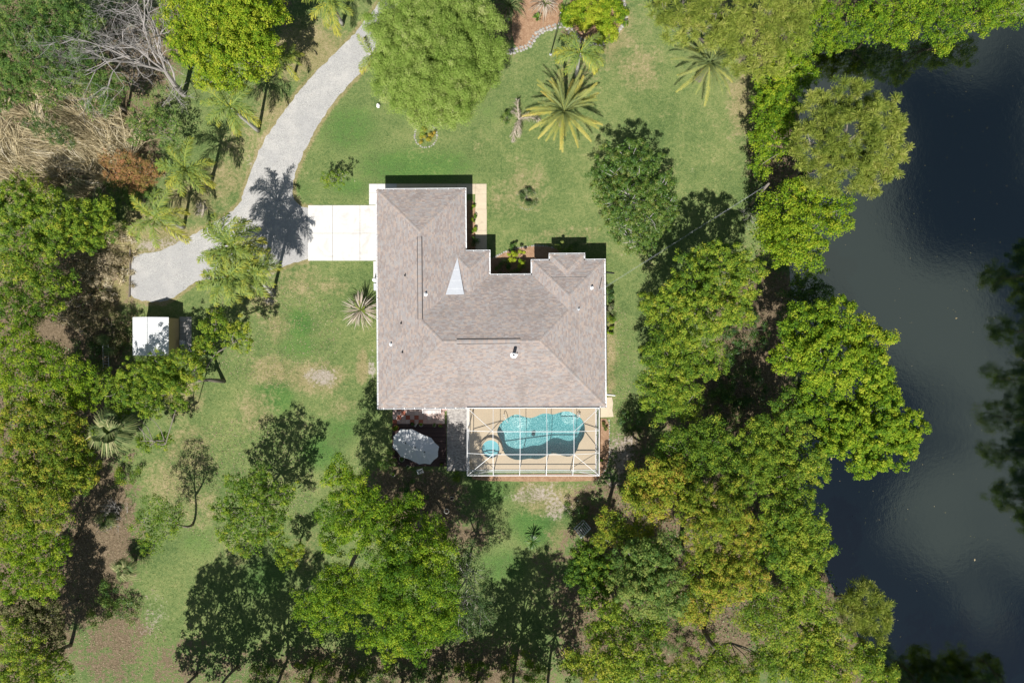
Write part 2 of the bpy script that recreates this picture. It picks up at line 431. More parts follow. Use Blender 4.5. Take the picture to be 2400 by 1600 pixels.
ground = np_mesh('ground', np.stack([GX.ravel(), GY.ravel(), GZ.ravel()], 1), GF, mat_ground())
tag(ground, kind='structure')
for nm, arr in (('dry', dry), ('litter', litter), ('sand', sand), ('lush', lush)):
    a = ground.data.attributes.new(nm, 'FLOAT', 'POINT'); a.data.foreach_set("value", arr.astype(np.float32).ravel())

# short lawn blades that give the turf its nap
# ---------------------------------------------------------------- pond
def mat_pond():
    t = NT('dark_pond_water')
    w = t.math('ADD', t.noise(1.6, 3.0, .6), t.math('MULTIPLY', t.noise(7.0, 2.0, .5), .3))
    n = t.bump(w, .09, .05)
    d = t.bsdf(L(.0006,.0022,.0024), .05, .5, n, 0.0, **{"IOR": 2.6, "Specular Tint": L(1.0,1.0,.86)})
    return t.done(d)
mb = MB(); mb.face([(x, y, -0.32) for x, y in smooth_closed(poly_px([(1830,20),(1830,600),(1840,1000),(1850,1230),(1960,1450),(2040,1720),(2540,1760),(2540,0)]), 0)])
tag(mb.build('pond_water', mat_pond()), kind='structure')
# leaves and scum afloat
n = 300
fx = RNG.uniform(1900, 2400, n); fy = RNG.uniform(60, 1590, n)
V = []; F = []; T = []
for i in range(n):
    c = P(fx[i], fy[i], -0.30)
    if not inside(np.array([c[0]]), np.array([c[1]]), POND)[0]: continue
    s = RNG.uniform(.02, .06) * (3.0 if RNG.random() < .04 else 1); a = RNG.uniform(0, 6.28); e = RNG.uniform(.25, 1)
    u = np.array([math.cos(a), math.sin(a), 0]) * s; w = np.array([-math.sin(a), math.cos(a), 0]) * s * e
    k = len(V); V += [c - u, c + w * .7, c + u, c - w * .7]; F.append((k, k+3, k+2, k+1)); T.append(RNG.uniform(0, 1))
fl = np_mesh('floating_leaves', V, F, M['scrub'], None, T)
tag(fl, 'scattered tiny dead leaves floating on the dark pond', 'leaves', kind='stuff')

# ---------------------------------------------------------------- gravel drive
def mat_gravel():
    t = NT('grey_gravel')
    vo = t.n("TexVoronoi", {"Vector": t.pos(), "Scale": 22.0}, feature='F1')
    fin = t.noise(34.0, 3.0, .7); mid = t.noise(.7, 4.0, .6); big = t.noise(.13, 2.0)
    sp = t.n("SeparateColor", {0: vo.outputs["Color"]}).outputs[0]
    v = t.math('ADD', t.math('MULTIPLY', sp, .45), t.math('MULTIPLY', fin, .55))
    c = t.ramp(v, [(0.25, L(.26,.255,.25)), (0.5, L(.37,.36,.35)), (0.65, L(.44,.43,.41)), (0.85, L(.64,.62,.59))])
    c = t.mix(t.math('MULTIPLY', t.step(mid, .42, .7), .4), c, L(.53,.505,.475))
    c = t.mix(t.math('MULTIPLY', t.step(big, .46, .58), .45), c, L(.33,.325,.325))
    return t.done(t.bsdf(c, .9, .15, t.bump(v, .4, .03)))
mb = MB(); mb.face([(x, y, 0.006) for x, y in DRIVE])
drive = mb.build('gravel_driveway', mat_gravel()); tag(drive, kind='structure')
# loose stones lying proud of the drive
n = 9000
X = RNG.uniform(-42, -10, n); Y = RNG.uniform(3, 40, n)
ok = inside(X, Y, DRIVE); X = X[ok]; Y = Y[ok]; n = len(X)
s = RNG.uniform(.02, .055, n); a = RNG.uniform(0, 6.28, n)
oct_ = np.array([[1,0,0],[0,1,0],[-1,0,0],[0,-1,0],[0,0,.7]])
V = np.zeros((n,5,3)); ca, sa = np.cos(a), np.sin(a)
for k in range(5):
    q = oct_[k] * RNG.uniform(.6, 1.3, (n,1))
    V[:,k,0] = X + s*(ca*q[:,0]-sa*q[:,1]); V[:,k,1] = Y + s*(sa*q[:,0]+ca*q[:,1]); V[:,k,2] = .004 + s*q[:,2]
b = np.arange(n)[:,None]*5
F = np.concatenate([b+np.array([[0,1,4]]), b+np.array([[1,2,4]]), b+np.array([[2,3,4]]), b+np.array([[3,0,4]])])
gs = np_mesh('gravel', V.reshape(-1,3), F, M['stone'], drive, np.tile(RNG.uniform(0,1,n),4)); gs['kind'] = 'stuff'
# timber edging at the parking end
def log(name, label, a, b, r=.09):
    m = MB().tube([a, (np.array(a)+np.array(b))/2 + np.array([.03,0,.0]), b], r, 8, .35)
    return tag(m.build(name, M['bark'], None, False), label, 'timber')
log('edging_timber', 'long weathered timber along the left edge of the gravel parking area', P(305,585,.09), P(303,696,.09))

# ---------------------------------------------------------------- concrete slabs
def slab(px0, py0, px1, py1, z, mat, parent, gap=.012):
    a = P(px0, py1); b = P(px1, py0); g = gap
    x0, y0, x1, y1 = a[0]+g, a[1]+g, b[0]-g, b[1]-g
    c = .02; m = MB()
    i = 0
    lo = [(x0,y0),(x1,y0),(x1,y1),(x0,y1)]; hi = [(x0+c,y0+c),(x1-c,y0+c),(x1-c,y1-c),(x0+c,y1-c)]
    m.face([(x,y,z) for x,y in hi])
    for k in range(4):
        j = (k+1)%4
        m.face([(*lo[k],z-.012),(*lo[j],z-.012),(*hi[j],z),(*hi[k],z)])
        m.face([(*lo[k],-.05),(*lo[j],-.05),(*lo[j],z-.012),(*lo[k],z-.012)])
    return m.build('slab', mat, parent)
apron = thing('concrete_driveway', 'pale concrete apron of square slabs before the garage', 'driveway', P(800,546)); apron['kind'] = 'structure'
m = MB(); a = P(723,611); b = P(902,481); m.box(a[0]+.03, a[1]+.03, -.05, b[0], b[1]-.03, .012); m.build('joint_bed', M['soil'], apron)
for cx0, cx1 in ((722,779.6),(779.6,843.8),(843.8,904)):
    for ry0, ry1 in ((481,546.7),(546.7,611)): slab(cx0, ry0, cx1, ry1, .05, M['conc'], apron)
walk = thing('sidewalk', 'tan concrete walk wrapping round the garage wing', 'walk', P(1127,500)); walk['kind'] = 'structure'
for i, q in enumerate(((865,431,884,452,'conc'),(865,452,889,480,'conc'),(884,431,930,455,'conc'),(930,431,1000,455,'tanconc'),(1000,431,1070,455,'tanconc'),(1070,431,1114,455,'tanconc'),
        (1114,431,1140.5,455,'tanconc'),(1114,455,1140.5,490.5,'tanconc'),(1114,490.5,1141,540,'tanconc'),(1114,540,1141,606,'tanconc'),(875,612,893,652,'conc'))):
    slab(*q[:4], .045, M[q[4]], walk, .006)
eastpad = thing('cream_side_slab', 'small cream concrete slab by the corner of the pool enclosure', 'slab', P(1425,952)); eastpad['kind'] = 'structure'
m = MB().prism(poly_px([(1405,932),(1434,930),(1437,944),(1435,960),(1438,976),(1405,978)]), -.05, .05); m.build('slab', M['tanconc'], eastpad)

# ---------------------------------------------------------------- mulch beds
def mat_mulch():
    t = NT('orange_bark_mulch')
    f = t.noise(16.0, 4.0, .75, None, 1.0); g = t.noise(2.0, 3.0)
    v = t.math('ADD', t.math('MULTIPLY', f, .75), t.math('MULTIPLY', g, .25))
    c = t.ramp(v, [(.32, L(.15,.09,.06)), (.5, L(.33,.20,.12)), (.62, L(.44,.30,.20)), (.75, L(.54,.43,.33))])
    return t.done(t.bsdf(c, .95, .1, t.bump(f, .9, .05)))
M['mulch'] = mat_mulch()
def bed(name, pts, z=.03):
    m = MB().prism(smooth_closed(poly_px(pts), 1), -.05, z)
    o = m.build(name, M['mulch']); tag(o, kind='structure'); return o
bed('mulch_bed', [(1104,1112),(1404,1108),(1408,1120),(1394,1127),(1250,1128),(1110,1126)])
bed('mulch_bed', [(1402,980),(1426,980),(1428,1030),(1427,1072),(1418,1108),(1403,1122)], .034)
bed('mulch_bed', [(1148,606),(1164,602),(1186,590),(1215,581),(1250,576),(1292,578),(1312,588),(1314,616),(1254,616),(1254,652),(1146,652)])
bed('mulch_bed', [(1090,470),(1113,468),(1114,530),(1114,606),(1086,606)], .026)
bed('mulch_bed', [(1208,118),(1196,60),(1215,-30),(1320,-30),(1318,40),(1300,66),(1266,74),(1240,112)])
bed('mulch_bed', [(1348,70),(1330,20),(1350,-30),(1455,-30),(1462,40),(1440,84),(1400,96),(1372,98)], .034)

def rock_mesh(seed):
    r = np.random.default_rng(seed); m = MB()
    n, lay = 7, [(.55,0),(1,.25),(.92,.6),(.5,.92)]
    rings = []
    for rad, z in lay:
        rings.append([(rad*math.cos(2*math.pi*k/n)*r.uniform(.8,1.15), rad*math.sin(2*math.pi*k/n)*r.uniform(.8,1.15), z*r.uniform(.85,1.1)) for k in range(n)])
    for a in range(3):
        for k in range(n):
            j = (k+1)%n; m.face([rings[a][k], rings[a][j], rings[a+1][j], rings[a+1][k]], r.random())
    m.face(rings[3], r.random()); 
    me = bpy.data.meshes.new('rock'); me.from_pydata(m.v, [], m.f)
    tt = me.attributes.new("tint", 'FLOAT', 'FACE'); tt.data.foreach_set("value", np.clip(np.array(m.t)*.35 + r.uniform(.2,.75), 0, 1).astype(np.float32))
    me.materials.append(M['stone']); return me
ROCKS = [rock_mesh(s) for s in range(6)]
def edging(label, pts, size, step, closed=False, rows=1):
    c = P(*pts[0]); root = thing('stone_edging', label, 'edging', (c[0], c[1], 0))
    w = [P(*p)[:2] for p in pts]
    if closed: w = w + [w[0]]
    acc = 0.0
    for a, b in zip(w[:-1], w[1:]):
        Ls = np.linalg.norm(b-a); d = (b-a)/Ls; s = acc
        while s < Ls:
            for rr in range(rows):
                q = a + d*s + np.array([-d[1], d[0]])*(rr-(rows-1)/2)*size*1.7 + RNG.normal(0, size*.12, 2)
                o = bpy.data.objects.new('stone', ROCKS[RNG.integers(6)]); COL.objects.link(o); o.parent = root
                k = size*RNG.uniform(.75, 1.2)
                o.location = (q[0]-c[0], q[1]-c[1], -.03); o.scale = (k, k*RNG.uniform(.7,1.1), k*RNG.uniform(.5,.8)); o.rotation_euler[2] = RNG.uniform(0, 6.28)
            s += step*RNG.uniform(.9, 1.15)
        acc = s - Ls
    return root
edging('row of pale stones curving along the mulch bed by the front entry', [(1152,606),(1163,601),(1185,589),(1215,580.5),(1250,576),(1282,577),(1308,584)], .12, .24)
edging('pale stone edging curving round the lower right corner of the pool enclosure', [(1428,985),(1428,1030),(1428,1070),(1421,1096),(1405,1120),(1392,1128)], .12, .25)
ring = [(998+26.5*math.cos(a), 318+28*math.sin(a)) for a in np.linspace(0, 2*math.pi, 21)[:-1]]
edging('ring of pale stones round a small flower bed below the big cedar', ring, .12, .25, True)
edging('broad band of grey rocks edging the mulch beside the big cedar', [(1188,124),(1212,118),(1240,108),(1254,84),(1276,70),(1302,62)], .19, .34, False, 2)
edging('pale rocks edging the bed behind the slender palm', [(1302,62),(1322,58),(1338,72),(1352,90),(1376,102),(1398,106),(1416,100)], .2, .36, False, 2)
edging('pale stones along the right side of the lime shrub bed', [(1434,88),(1452,70),(1466,52),(1470,34),(1464,10),(1460,-20)], .2, .34)
edging('low worn stone ring round a grey green shrub on the front lawn', [(1235+25*math.cos(a), 467+24*math.sin(a)) for a in np.linspace(0, 2*math.pi, 17)[:-1]], .06, .2, True)
# ---------------------------------------------------------------- house
EZ = 2.9                                  # eave height
SLOPE = 0.285
HROT = math.radians(0.45)
def hx(px): return (px-1200.0)*(H-EZ)/H/S
def hy(py): return (800.0-py)*(H-EZ)/H/S
xW, xgE, xE = hx(886), hx(1092.5), hx(1417.6)
yGN, yS = hy(442.5), hy(953.5)
yMN = hy(644.6); yNE = hy(611.3); yb = hy(597)
xenr, yeN = hx(1147.8), hy(588.2)
xF, xH, xJ = hx(1248.5), hx(1290.7), hx(1369.8)
hm = (yMN-yS)/2; yR = (yMN+yS)/2
hg = (xgE-xW)/2; xgr = (xW+xgE)/2; yj = yMN-hg
hn = (xE-xF)/2; xnr = (xE+xF)/2
hb = (xJ-xH)/2; xb = (xJ+xH)/2
he = 1.95; xer = xenr-he; xeW = xer-he; xv = (xgE+xeW)/2; dv = xv-xeW
house = thing('house', 'single storey house with brown shingled hip roof and white gutters', 'house', (0, 0, 0))
house.rotation_euler[2] = HROT

ROOF_FACES = [  # polygon, point on the eave line, upslope direction
 ([(xW,yGN),(xW,yS),(xW+hm,yR),(xgr,yj),(xgr,yGN-hg)], (xW,0), (1,0)),
 ([(xW,yS),(xE,yS),(xE-hm,yR),(xW+hm,yR)], (0,yS), (0,1)),
 ([(xE,yS),(xE,yNE),(xnr,yNE-hn),(xnr,yMN-hn),(xE-hm,yR)], (xE,0), (-1,0)),
 ([(xgr,yj),(xgE,yMN),(xF,yMN),(xnr,yMN-hn),(xE-hm,yR),(xW+hm,yR)], (0,yMN), (0,-1)),
 ([(xW,yGN),(xgE,yGN),(xgr,yGN-hg)], (0,yGN), (0,-1)),
 ([(xgE,yGN),(xgE,yMN),(xgr,yj),(xgr,yGN-hg)], (xgE,0), (-1,0)),
 ([(xenr,yeN),(xenr,yMN),(xer,yMN-he),(xer,yeN-he)], (xenr,0), (-1,0)),
 ([(xv,yeN-dv),(xer,yeN-he),(xer,yMN-he),(xv,yMN-dv)], (xeW,0), (1,0)),
 ([(xgE,yeN),(xenr,yeN),(xer,yeN-he),(xv,yeN-dv)], (0,yeN), (0,-1)),
 ([(xF,yNE),(xF,yMN),(xnr,yMN-hn),(xnr,yNE-hn)], (xF,0), (1,0)),
 ([(xF,yNE),(xH,yNE),(xb,yNE-hb),(xJ,yNE),(xE,yNE),(xnr,yNE-hn)], (0,yNE), (0,-1)),
 ([(xH,yb),(xJ,yb),(xb,yb-hb)], (0,yb), (0,-1)),
 ([(xH,yb),(xH,yNE),(xb,yNE-hb),(xb,yb-hb)], (xH,0), (1,0)),
 ([(xJ,yb),(xJ,yNE),(xb,yNE-hb),(xb,yb-hb)], (xJ,0), (-1,0)),
]
def rz(p, o, n): return EZ + SLOPE*((p[0]-o[0])*n[0]+(p[1]-o[1])*n[1])
def crossings(poly_tu, tt):
    us = []
    for i in range(len(poly_tu)):
        t0, u0 = poly_tu[i]; t1, u1 = poly_tu[(i+1)%len(poly_tu)]
        if (t0 <= tt) != (t1 <= tt): us.append(u0+(u1-u0)*(tt-t0)/(t1-t0))
    return sorted(us)
def mat_roof():
    t = NT('blended_asphalt_shingle')
    c = t.ramp(t.attr("tint"), [(0.0, L(.27,.222,.205)), (0.25, L(.285,.243,.228)), (0.45, L(.305,.272,.262)), (0.6, L(.318,.298,.292)), (0.75, L(.34,.283,.255)), (0.9, L(.365,.295,.258)), (1.0, L(.37,.313,.28))])
    c = t.mix(.25, c, t.ramp(t.noise(26.0, 3.0), [(0.25, L(.02,.02,.02)), (0.75, L(.9,.9,.9))]), 'OVERLAY')
    c = t.mix(t.math('MULTIPLY', t.step(t.noise(.30, 6.0, .7, None, 1.0), .48, .66), .35), c, L(.19,.165,.15))
    c = t.mix(t.math('MULTIPLY', t.step(t.noise(.8, 5.0, .7), .56, .7), .25), c, L(.40,.37,.345))
    return t.done(t.bsdf(c, .93, .12, t.bump(t.noise(26.0, 3.0), .3, .02)))
mat_shingle = mat_roof()
deck_m = MB(); tabs = MB()
EXPO = 0.137
for poly, o, n in ROOF_FACES:
    deck_m.face([(x, y, rz((x,y),o,n)-.02) for x, y in poly])
    u = (-n[1], n[0])
    ptu = [((x-o[0])*n[0]+(y-o[1])*n[1], x*u[0]+y*u[1]) for x, y in poly]
    tmax = max(q[0] for q in ptu); t = 0.0
    while t < tmax-.01:
        t1 = min(t+EXPO, tmax-.002)
        a = crossings(ptu, t+.002); b = crossings(ptu, t1)
        if len(a) == len(b) and len(a) >= 2:
            for k in range(0, len(a)-1, 2):
                a0, b0, a1, b1 = a[k], a[k+1], b[k], b[k+1]
                us = [min(a0,a1)]; base = random.random()
                while us[-1] < max(b0,b1): us.append(us[-1]+random.uniform(.17,.40))
                for ua, ub in zip(us[:-1], us[1:]):
                    la, lb = min(max(ua,a0),b0), min(max(ub,a0),b0)
                    ta, tb = min(max(ua,a1),b1), min(max(ub,a1),b1)
                    if lb-la < .004 and tb-ta < .004: continue
                    def pt(tt, uu, lift):
                        x = o[0]*abs(n[0]) + n[0]*tt + u[0]*uu; y = o[1]*abs(n[1]) + n[1]*tt + u[1]*uu
                        return (x, y, EZ + SLOPE*tt + lift)
                    lift = random.choice((.018, .022, .032)); tint = min(1, max(0, random.choice((.1,.22,.3,.45,.55,.6,.72,.85,.95)) + random.uniform(-.08,.08)))
                    lo0, lo1 = pt(t-.012, la, lift), pt(t-.012, lb, lift); hi1, hi0 = pt(t1, tb, .004), pt(t1, ta, .004)
                    tabs.face([lo0, lo1, hi1, hi0], tint)
                    tabs.face([pt(t-.012, la, -.004), pt(t-.012, lb, -.004), lo1, lo0], tint*.6)
        t += EXPO
roof = deck_m.build('roof', mat_shingle, house)
sh = tabs.build('shingles', mat_shingle, roof); sh['kind'] = 'stuff'

def ridge_pt(x, y, run): return np.array([x, y, EZ+SLOPE*run])
c_wm, c_em = ridge_pt(xW+hm, yR, hm), ridge_pt(xE-hm, yR, hm)
gpk, gj = ridge_pt(xgr, yGN-hg, hg), ridge_pt(xgr, yj, hg)
npk, nj = ridge_pt(xnr, yNE-hn, hn), ridge_pt(xnr, yMN-hn, hn)
epk, ej = ridge_pt(xer, yeN-he, he), ridge_pt(xer, yMN-he, he)
bpk, bj = ridge_pt(xb, yb-hb, hb), ridge_pt(xb, yNE-hb, hb)
E0 = lambda x, y: np.array([x, y, EZ])
caps = MB()
def cap_line(a, b, w=.15):
    d = b-a; Ln = np.linalg.norm(d); d = d/Ln
    s = np.array([-d[1], d[0], 0]); s /= np.linalg.norm(s); q = 0.0
    steep = abs(d[2]) > .05
    drop = w*SLOPE*(.70 if steep else 1.0)
    while q < Ln-.02:
        e = min(q+.26, Ln); tint = min(1, max(0, random.choice((.35,.5,.6,.75,.88,.95))+random.uniform(-.08,.08)))
        p0, p1 = a+d*q+np.array([0,0,.05]), a+d*e+np.array([0,0,.032])
        for sg in (1, -1):
            o0, o1 = p0+s*w*sg+np.array([0,0,-drop-.005]), p1+s*w*sg+np.array([0,0,-drop-.005])
            f = [p0, p1, o1, o0]; caps.face(f if sg < 0 else f[::-1], tint)
        caps.face([p0+s*w+np.array([0,0,-drop-.03]), p0-s*w+np.array([0,0,-drop-.03]), p0], tint*.5)
        q += .22
for a, b in ((E0(xW,yS), c_wm), (E0(xE,yS), c_em), (c_wm, c_em), (gj, c_wm), (nj, c_em), (E0(xW,yGN), gpk), (E0(xgE,yGN), gpk), (gpk, gj),
             (E0(xF,yNE), npk), (E0(xE,yNE), npk), (npk, nj), (E0(xenr,yeN), epk), (epk, ej), (ridge_pt(xv,yeN-dv,dv), epk), (E0(xH,yb), bpk), (E0(xJ,yb), bpk), (bpk, bj)):
    cap_line(a, b)
cp = caps.build('ridge_caps', mat_shingle, roof); cp['kind'] = 'stuff'

def ridge_vent(a, b):
    d = (b-a)/np.linalg.norm(b-a); s = np.array([-d[1], d[0], 0])
    lo = MB(); hi = MB()
    for m_, w, z0, z1 in ((lo, .255, -.02, .05), (hi, .2, .05, .075)):
        for sg in (1,-1):
            dr = np.array([0,0,-w*SLOPE*.75])
            f = [a+np.array([0,0,z1]), b+np.array([0,0,z1]), b+s*w*sg+dr+np.array([0,0,z1]), a+s*w*sg+dr+np.array([0,0,z1])]
            m_.face(f if sg < 0 else f[::-1], .5)
            m_.face([f[3], f[2], f[2]-np.array([0,0,.09]), f[3]-np.array([0,0,.09])], .1)
    v = lo.build('ridge_vent', M['dark'], roof)
    m2 = MB(); Ln = np.linalg.norm(b-a); q = 0
    while q < Ln:
        e = min(q+.24, Ln); tint = random.choice((.4,.55,.65,.8,.92))
        for sg in (1,-1):
            dr = np.array([0,0,-.19*SLOPE*.75]); up = np.array([0,0,.085]); p0, p1 = a+d*q+up, a+d*e+up
            f = [p0, p1, p1+s*.19*sg+dr, p0+s*.19*sg+dr]; m2.face(f if sg < 0 else f[::-1], tint)
            m2.face([f[3], f[2], f[2]-np.array([0,0,.05]), f[3]-np.array([0,0,.05])], .1)
        q += .24
    m2.build('vent_cap', mat_shingle, roof)
ridge_vent(gpk*0.94+gj*0.06, gj)
ridge_vent(c_wm*.85+c_em*.15, c_wm*.2+c_em*.8)

# metal cricket between the garage slope and the entry roof
ck = MB(); z0 = EZ+SLOPE*dv+.06
A_ = np.array([xv-.05, yeN-dv+.1, z0]); B_ = np.array([xgE-2.0, yMN-2.0, EZ+SLOPE*2.0+.07]); C_ = np.array([xv+.62, yMN-1.98, EZ+SLOPE*1.98+.07])
dn = np.array([0,0,.45])
ck.face([A_, B_, C_], .5); ck.face([A_-dn, B_-dn, B_, A_]); ck.face([C_-dn, A_-dn, A_, C_])
crk = ck.build('metal_cricket', M['galv'], roof)
sm = MB()
for f in (.33, .62, .84):
    a = A_+(B_-A_)*f; b = A_+(C_-A_)*f; u_ = np.array([0,.012,0]); z_ = np.array([0,0,.012])
    sm.face([a-u_+z_, b-u_+z_, b+u_+z_, a+u_+z_])
sm.build('seam', M['white'], roof)

# white gutters
def gutter(a, b, outn):
    a = np.array(a, float); b = np.array(b, float); o = np.array(outn, float); d = (b-a)/np.linalg.norm(b-a); m = MB()
    zt, zb, w, th = EZ+.005, EZ-.12, .135, .018
    def q(p, off, z): return (p[0]+o[0]*off, p[1]+o[1]*off, z)
    for o0, o1, z0, z1 in ((0.004, w, zb, zb), (w, w, zb, zt), (w, w-.03, zt, zt), (w-.03, w-.03, zt, zb+.006), (w-.03, .012, zb+.006, zb+.006), (.012, .012, zb+.006, zt), (.012, .004, zt, zt)):
        m.face([q(a,o0,z0), q(b,o0,z0), q(b,o1,z1), q(a,o1,z1)])
    for p in (a, b): m.face([q(p,.004,zb), q(p,w,zb), q(p,w,zt), q(p,.004,zt)])
    g = m.build('gutter', M['white'], house)
    Ln = np.linalg.norm(b-a); k = max(1, int(Ln/1.05)); st = MB()
    for i in range(k):
        c = a+d*Ln*(i+.5)/k
        st.face([q(c-d*.03,-.02,zt+.03), q(c+d*.03,-.02,zt+.03), q(c+d*.03,w+.004,zt+.008), q(c-d*.03,w+.004,zt+.008)])
    st.build('hanger', M['white'], g)
G = .135
gutter((xW,yS-G),(xW,yGN+G),(-1,0)); gutter((xW-.0,yGN),(xgE,yGN),(0,1)); gutter((xgE,yGN+G),(xgE,yeN+.3),(1,0))
gutter((xgE-.75,yeN),(xenr,yeN),(0,1)); gutter((xenr,yeN+G),(xenr,yMN-.55),(1,0)); gutter((xenr+.15,yMN),(xF-G,yMN),(0,1)); gutter((xF,yMN+G),(xF,yNE),(-1,0))
gutter((xF-G,yNE),(xH-G,yNE),(0,1)); gutter((xH,yNE+G),(xH,yb),(-1,0)); gutter((xH-G,yb),(xJ+G,yb),(0,1)); gutter((xJ,yb),(xJ,yNE+G),(1,0))
gutter((xJ+G,yNE),(xE,yNE),(0,1)); gutter((xE,yNE+G),(xE,yS-G),(1,0)); gutter((xW,yS),(xE,yS),(0,-1))

# walls, soffit, openings
OUT = [(xW,yGN),(xgE,yGN),(xgE,yeN),(xenr,yeN),(xenr,yMN),(xF,yMN),(xF,yNE),(xH,yNE),(xH,yb),(xJ,yb),(xJ,yNE),(xE,yNE),(xE,yS),(xW,yS)]
def inset(poly, d):      # clockwise rectilinear outline
    r = []; n = len(poly)
    for i in range(n):
        p0, p1, p2 = poly[i-1], poly[i], poly[(i+1)%n]
        def nrm(a, b):
            dx, dy = b[0]-a[0], b[1]-a[1]; l = math.hypot(dx, dy); return (dy/l, -dx/l)
        n0, n1 = nrm(p0,p1), nrm(p1,p2)
        r.append((p1[0]+d*(n0[0]+n1[0]), p1[1]+d*(n0[1]+n1[1])))
    return r
INN = inset(OUT, .55)
wall = MB(); sof = MB()
for i in range(len(INN)):
    j = (i+1)%len(INN)
    wall.face([(*INN[i],-.05),(*INN[j],-.05),(*INN[j],EZ-.1),(*INN[i],EZ-.1)])
    sof.face([(*OUT[i],EZ-.13),(*OUT[j],EZ-.13),(*INN[j],EZ-.12),(*INN[i],EZ-.12)])
    sof.face([(*OUT[i],EZ-.13),(*OUT[j],EZ-.13),(*OUT[j],EZ-.012),(*OUT[i],EZ-.012)])
wl_o = wall.build('wall', M['wall'], house); sof.build('soffit', M['white'], house)
xi = INN[0][0]
gd = MB()
for k in range(4): gd.box(xi-.05, hy(600), .02+k*.55, xi-.01, hy(492), .02+k*.55+.53)
gd.build('garage_door', M['white'], wl_o)
def win(x0, y0, x1, y1, z0, z1):
    f = MB().box(min(x0,x1)-.03, min(y0,y1)-.03, z0-.06, max(x0,x1)+.03, max(y0,y1)+.03, z1+.06)
    w = f.build('window_frame', M['white'], wl_o)
for cy in (-5.2, -2.4, 0.8): 
    MB().box(xi-.04, cy-.7, .9, xi-.005, cy+.7, 2.1).build('window', M['glasspane'], wl_o)
xr = INN[11][0]
for cy in (-4.5, -1.5, 2.5): MB().box(xr+.005, cy-.7, .9, xr+.04, cy+.7, 2.1).build('window', M['glasspane'], wl_o)
ysl = INN[12][1]
for cx in (-10.5, -2.6, .8, 4.2, 7.0): MB().box(cx-1.0, ysl-.04, .1, cx+1.0, ysl-.005, 2.2).build('sliding_door', M['glasspane'], wl_o)
MB().box(-4.0, INN[2][1]+.005, .05, -2.95, INN[2][1]+.045, 2.15).build('front_door', M['terracotta'], wl_o)

# pipes through the roof
def roof_z(x, y):
    best = None
    for poly, o, n in ROOF_FACES:
        if inside(np.array([x]), np.array([y]), poly)[0]:
            z = rz((x,y),o,n); best = z if best is None else max(best, z)
    return best if best is not None else EZ
def pipe(px, py, r, h, mat, name='vent_pipe'):
    p = P(px, py, 4.3); x, y = p[0], p[1]; z = roof_z(x, y); p = P(px, py, z+h*.5); x, y = p[0], p[1]; z = roof_z(x, y)
    m = MB(); m.lathe((x,y,z-.1), [(r*2.2,.02+.1),(r*1.6,.1+.06),(r,.1+.1),(r,h+.1),(r*.55,h+.1),(r*.5,h-.1)], 12)
    return m.build(name, mat, roof, True)
pipe(950,643,.05,.3,M['dark']); pipe(998,687.5,.10,.35,M['white']); pipe(940,755,.05,.3,M['dark']); pipe(915.5,804,.09,.3,M['white'])
pipe(942.5,823,.05,.3,M['dark']); pipe(1388,675,.10,.35,M['white']); pipe(1357,725,.07,.25,M['galv']); pipe(1211,830,.06,.35,M['white'])
fl_ = pipe(1204,831,.17,1.25,M['white'],'flue_pipe')
c = P(1408,678,4.0); MB().tube([(c[0],c[1],EZ+.3),(c[0],c[1],EZ+1.9)], .035, 8).build('service_mast', M['galv'], roof)
for (px, py, mt, lb) in ((1430,925,'white','white downspout extension lying by the cream slab'), (1428,639,'dark','black downspout extension on the grass right of the house')):
    a, b = P(px-13, py-1.5, .08), P(px+12, py+1.5, .05); a[0] = max(a[0], xE-.3)
    e = thing('downspout_extension', lb, 'downspout', (a[0], a[1], 0))
    MB().tube([a, b], .07, 4).build('trough', M[mt], e); MB().tube([a+np.array([-.3,0,0]), a+np.array([-.3,0,2.6])], .05, 6).build('downspout', M['white'], e)

# ---------------------------------------------------------------- pool, deck, spa
pooldeck = thing('pool_deck', 'tan coated deck round the swimming pool', 'deck', P(1250,1040)); pooldeck['kind'] = 'structure'
SPA_C = P(1150.3, 1050.5)[:2]; SPA_R = 1.22
dk = [(-4.75,-6.1),(9.0,-6.1),(9.0,-13.62),(-4.75,-13.62)]
import bmesh
bm = bmesh.new()
def loop_edges(pts, z):
    vs = [bm.verts.new((p[0], p[1], z)) for p in pts]
    return [bm.edges.new((vs[i], vs[(i+1)%len(vs)])) for i in range(len(vs))]
edges = loop_edges(dk, .06) + loop_edges(POOL, .06)
bmesh.ops.triangle_fill(bm, use_beauty=True, use_dissolve=False, edges=edges, normal=(0,0,1))
me = bpy.data.meshes.new('deck_slab'); 
for v in bm.verts: v.co -= Vector(tuple(OFF[pooldeck]))
bm.to_mesh(me); bm.free(); me.materials.append(M['deckpaint']); link('deck_slab', me, pooldeck)
m = MB()
for i in range(4): m.face([(*dk[i],-.05),(*dk[(i+1)%4],-.05),(*dk[(i+1)%4],.06),(*dk[i],.06)])
m.build('deck_edge', M['deckpaint'], pooldeck)

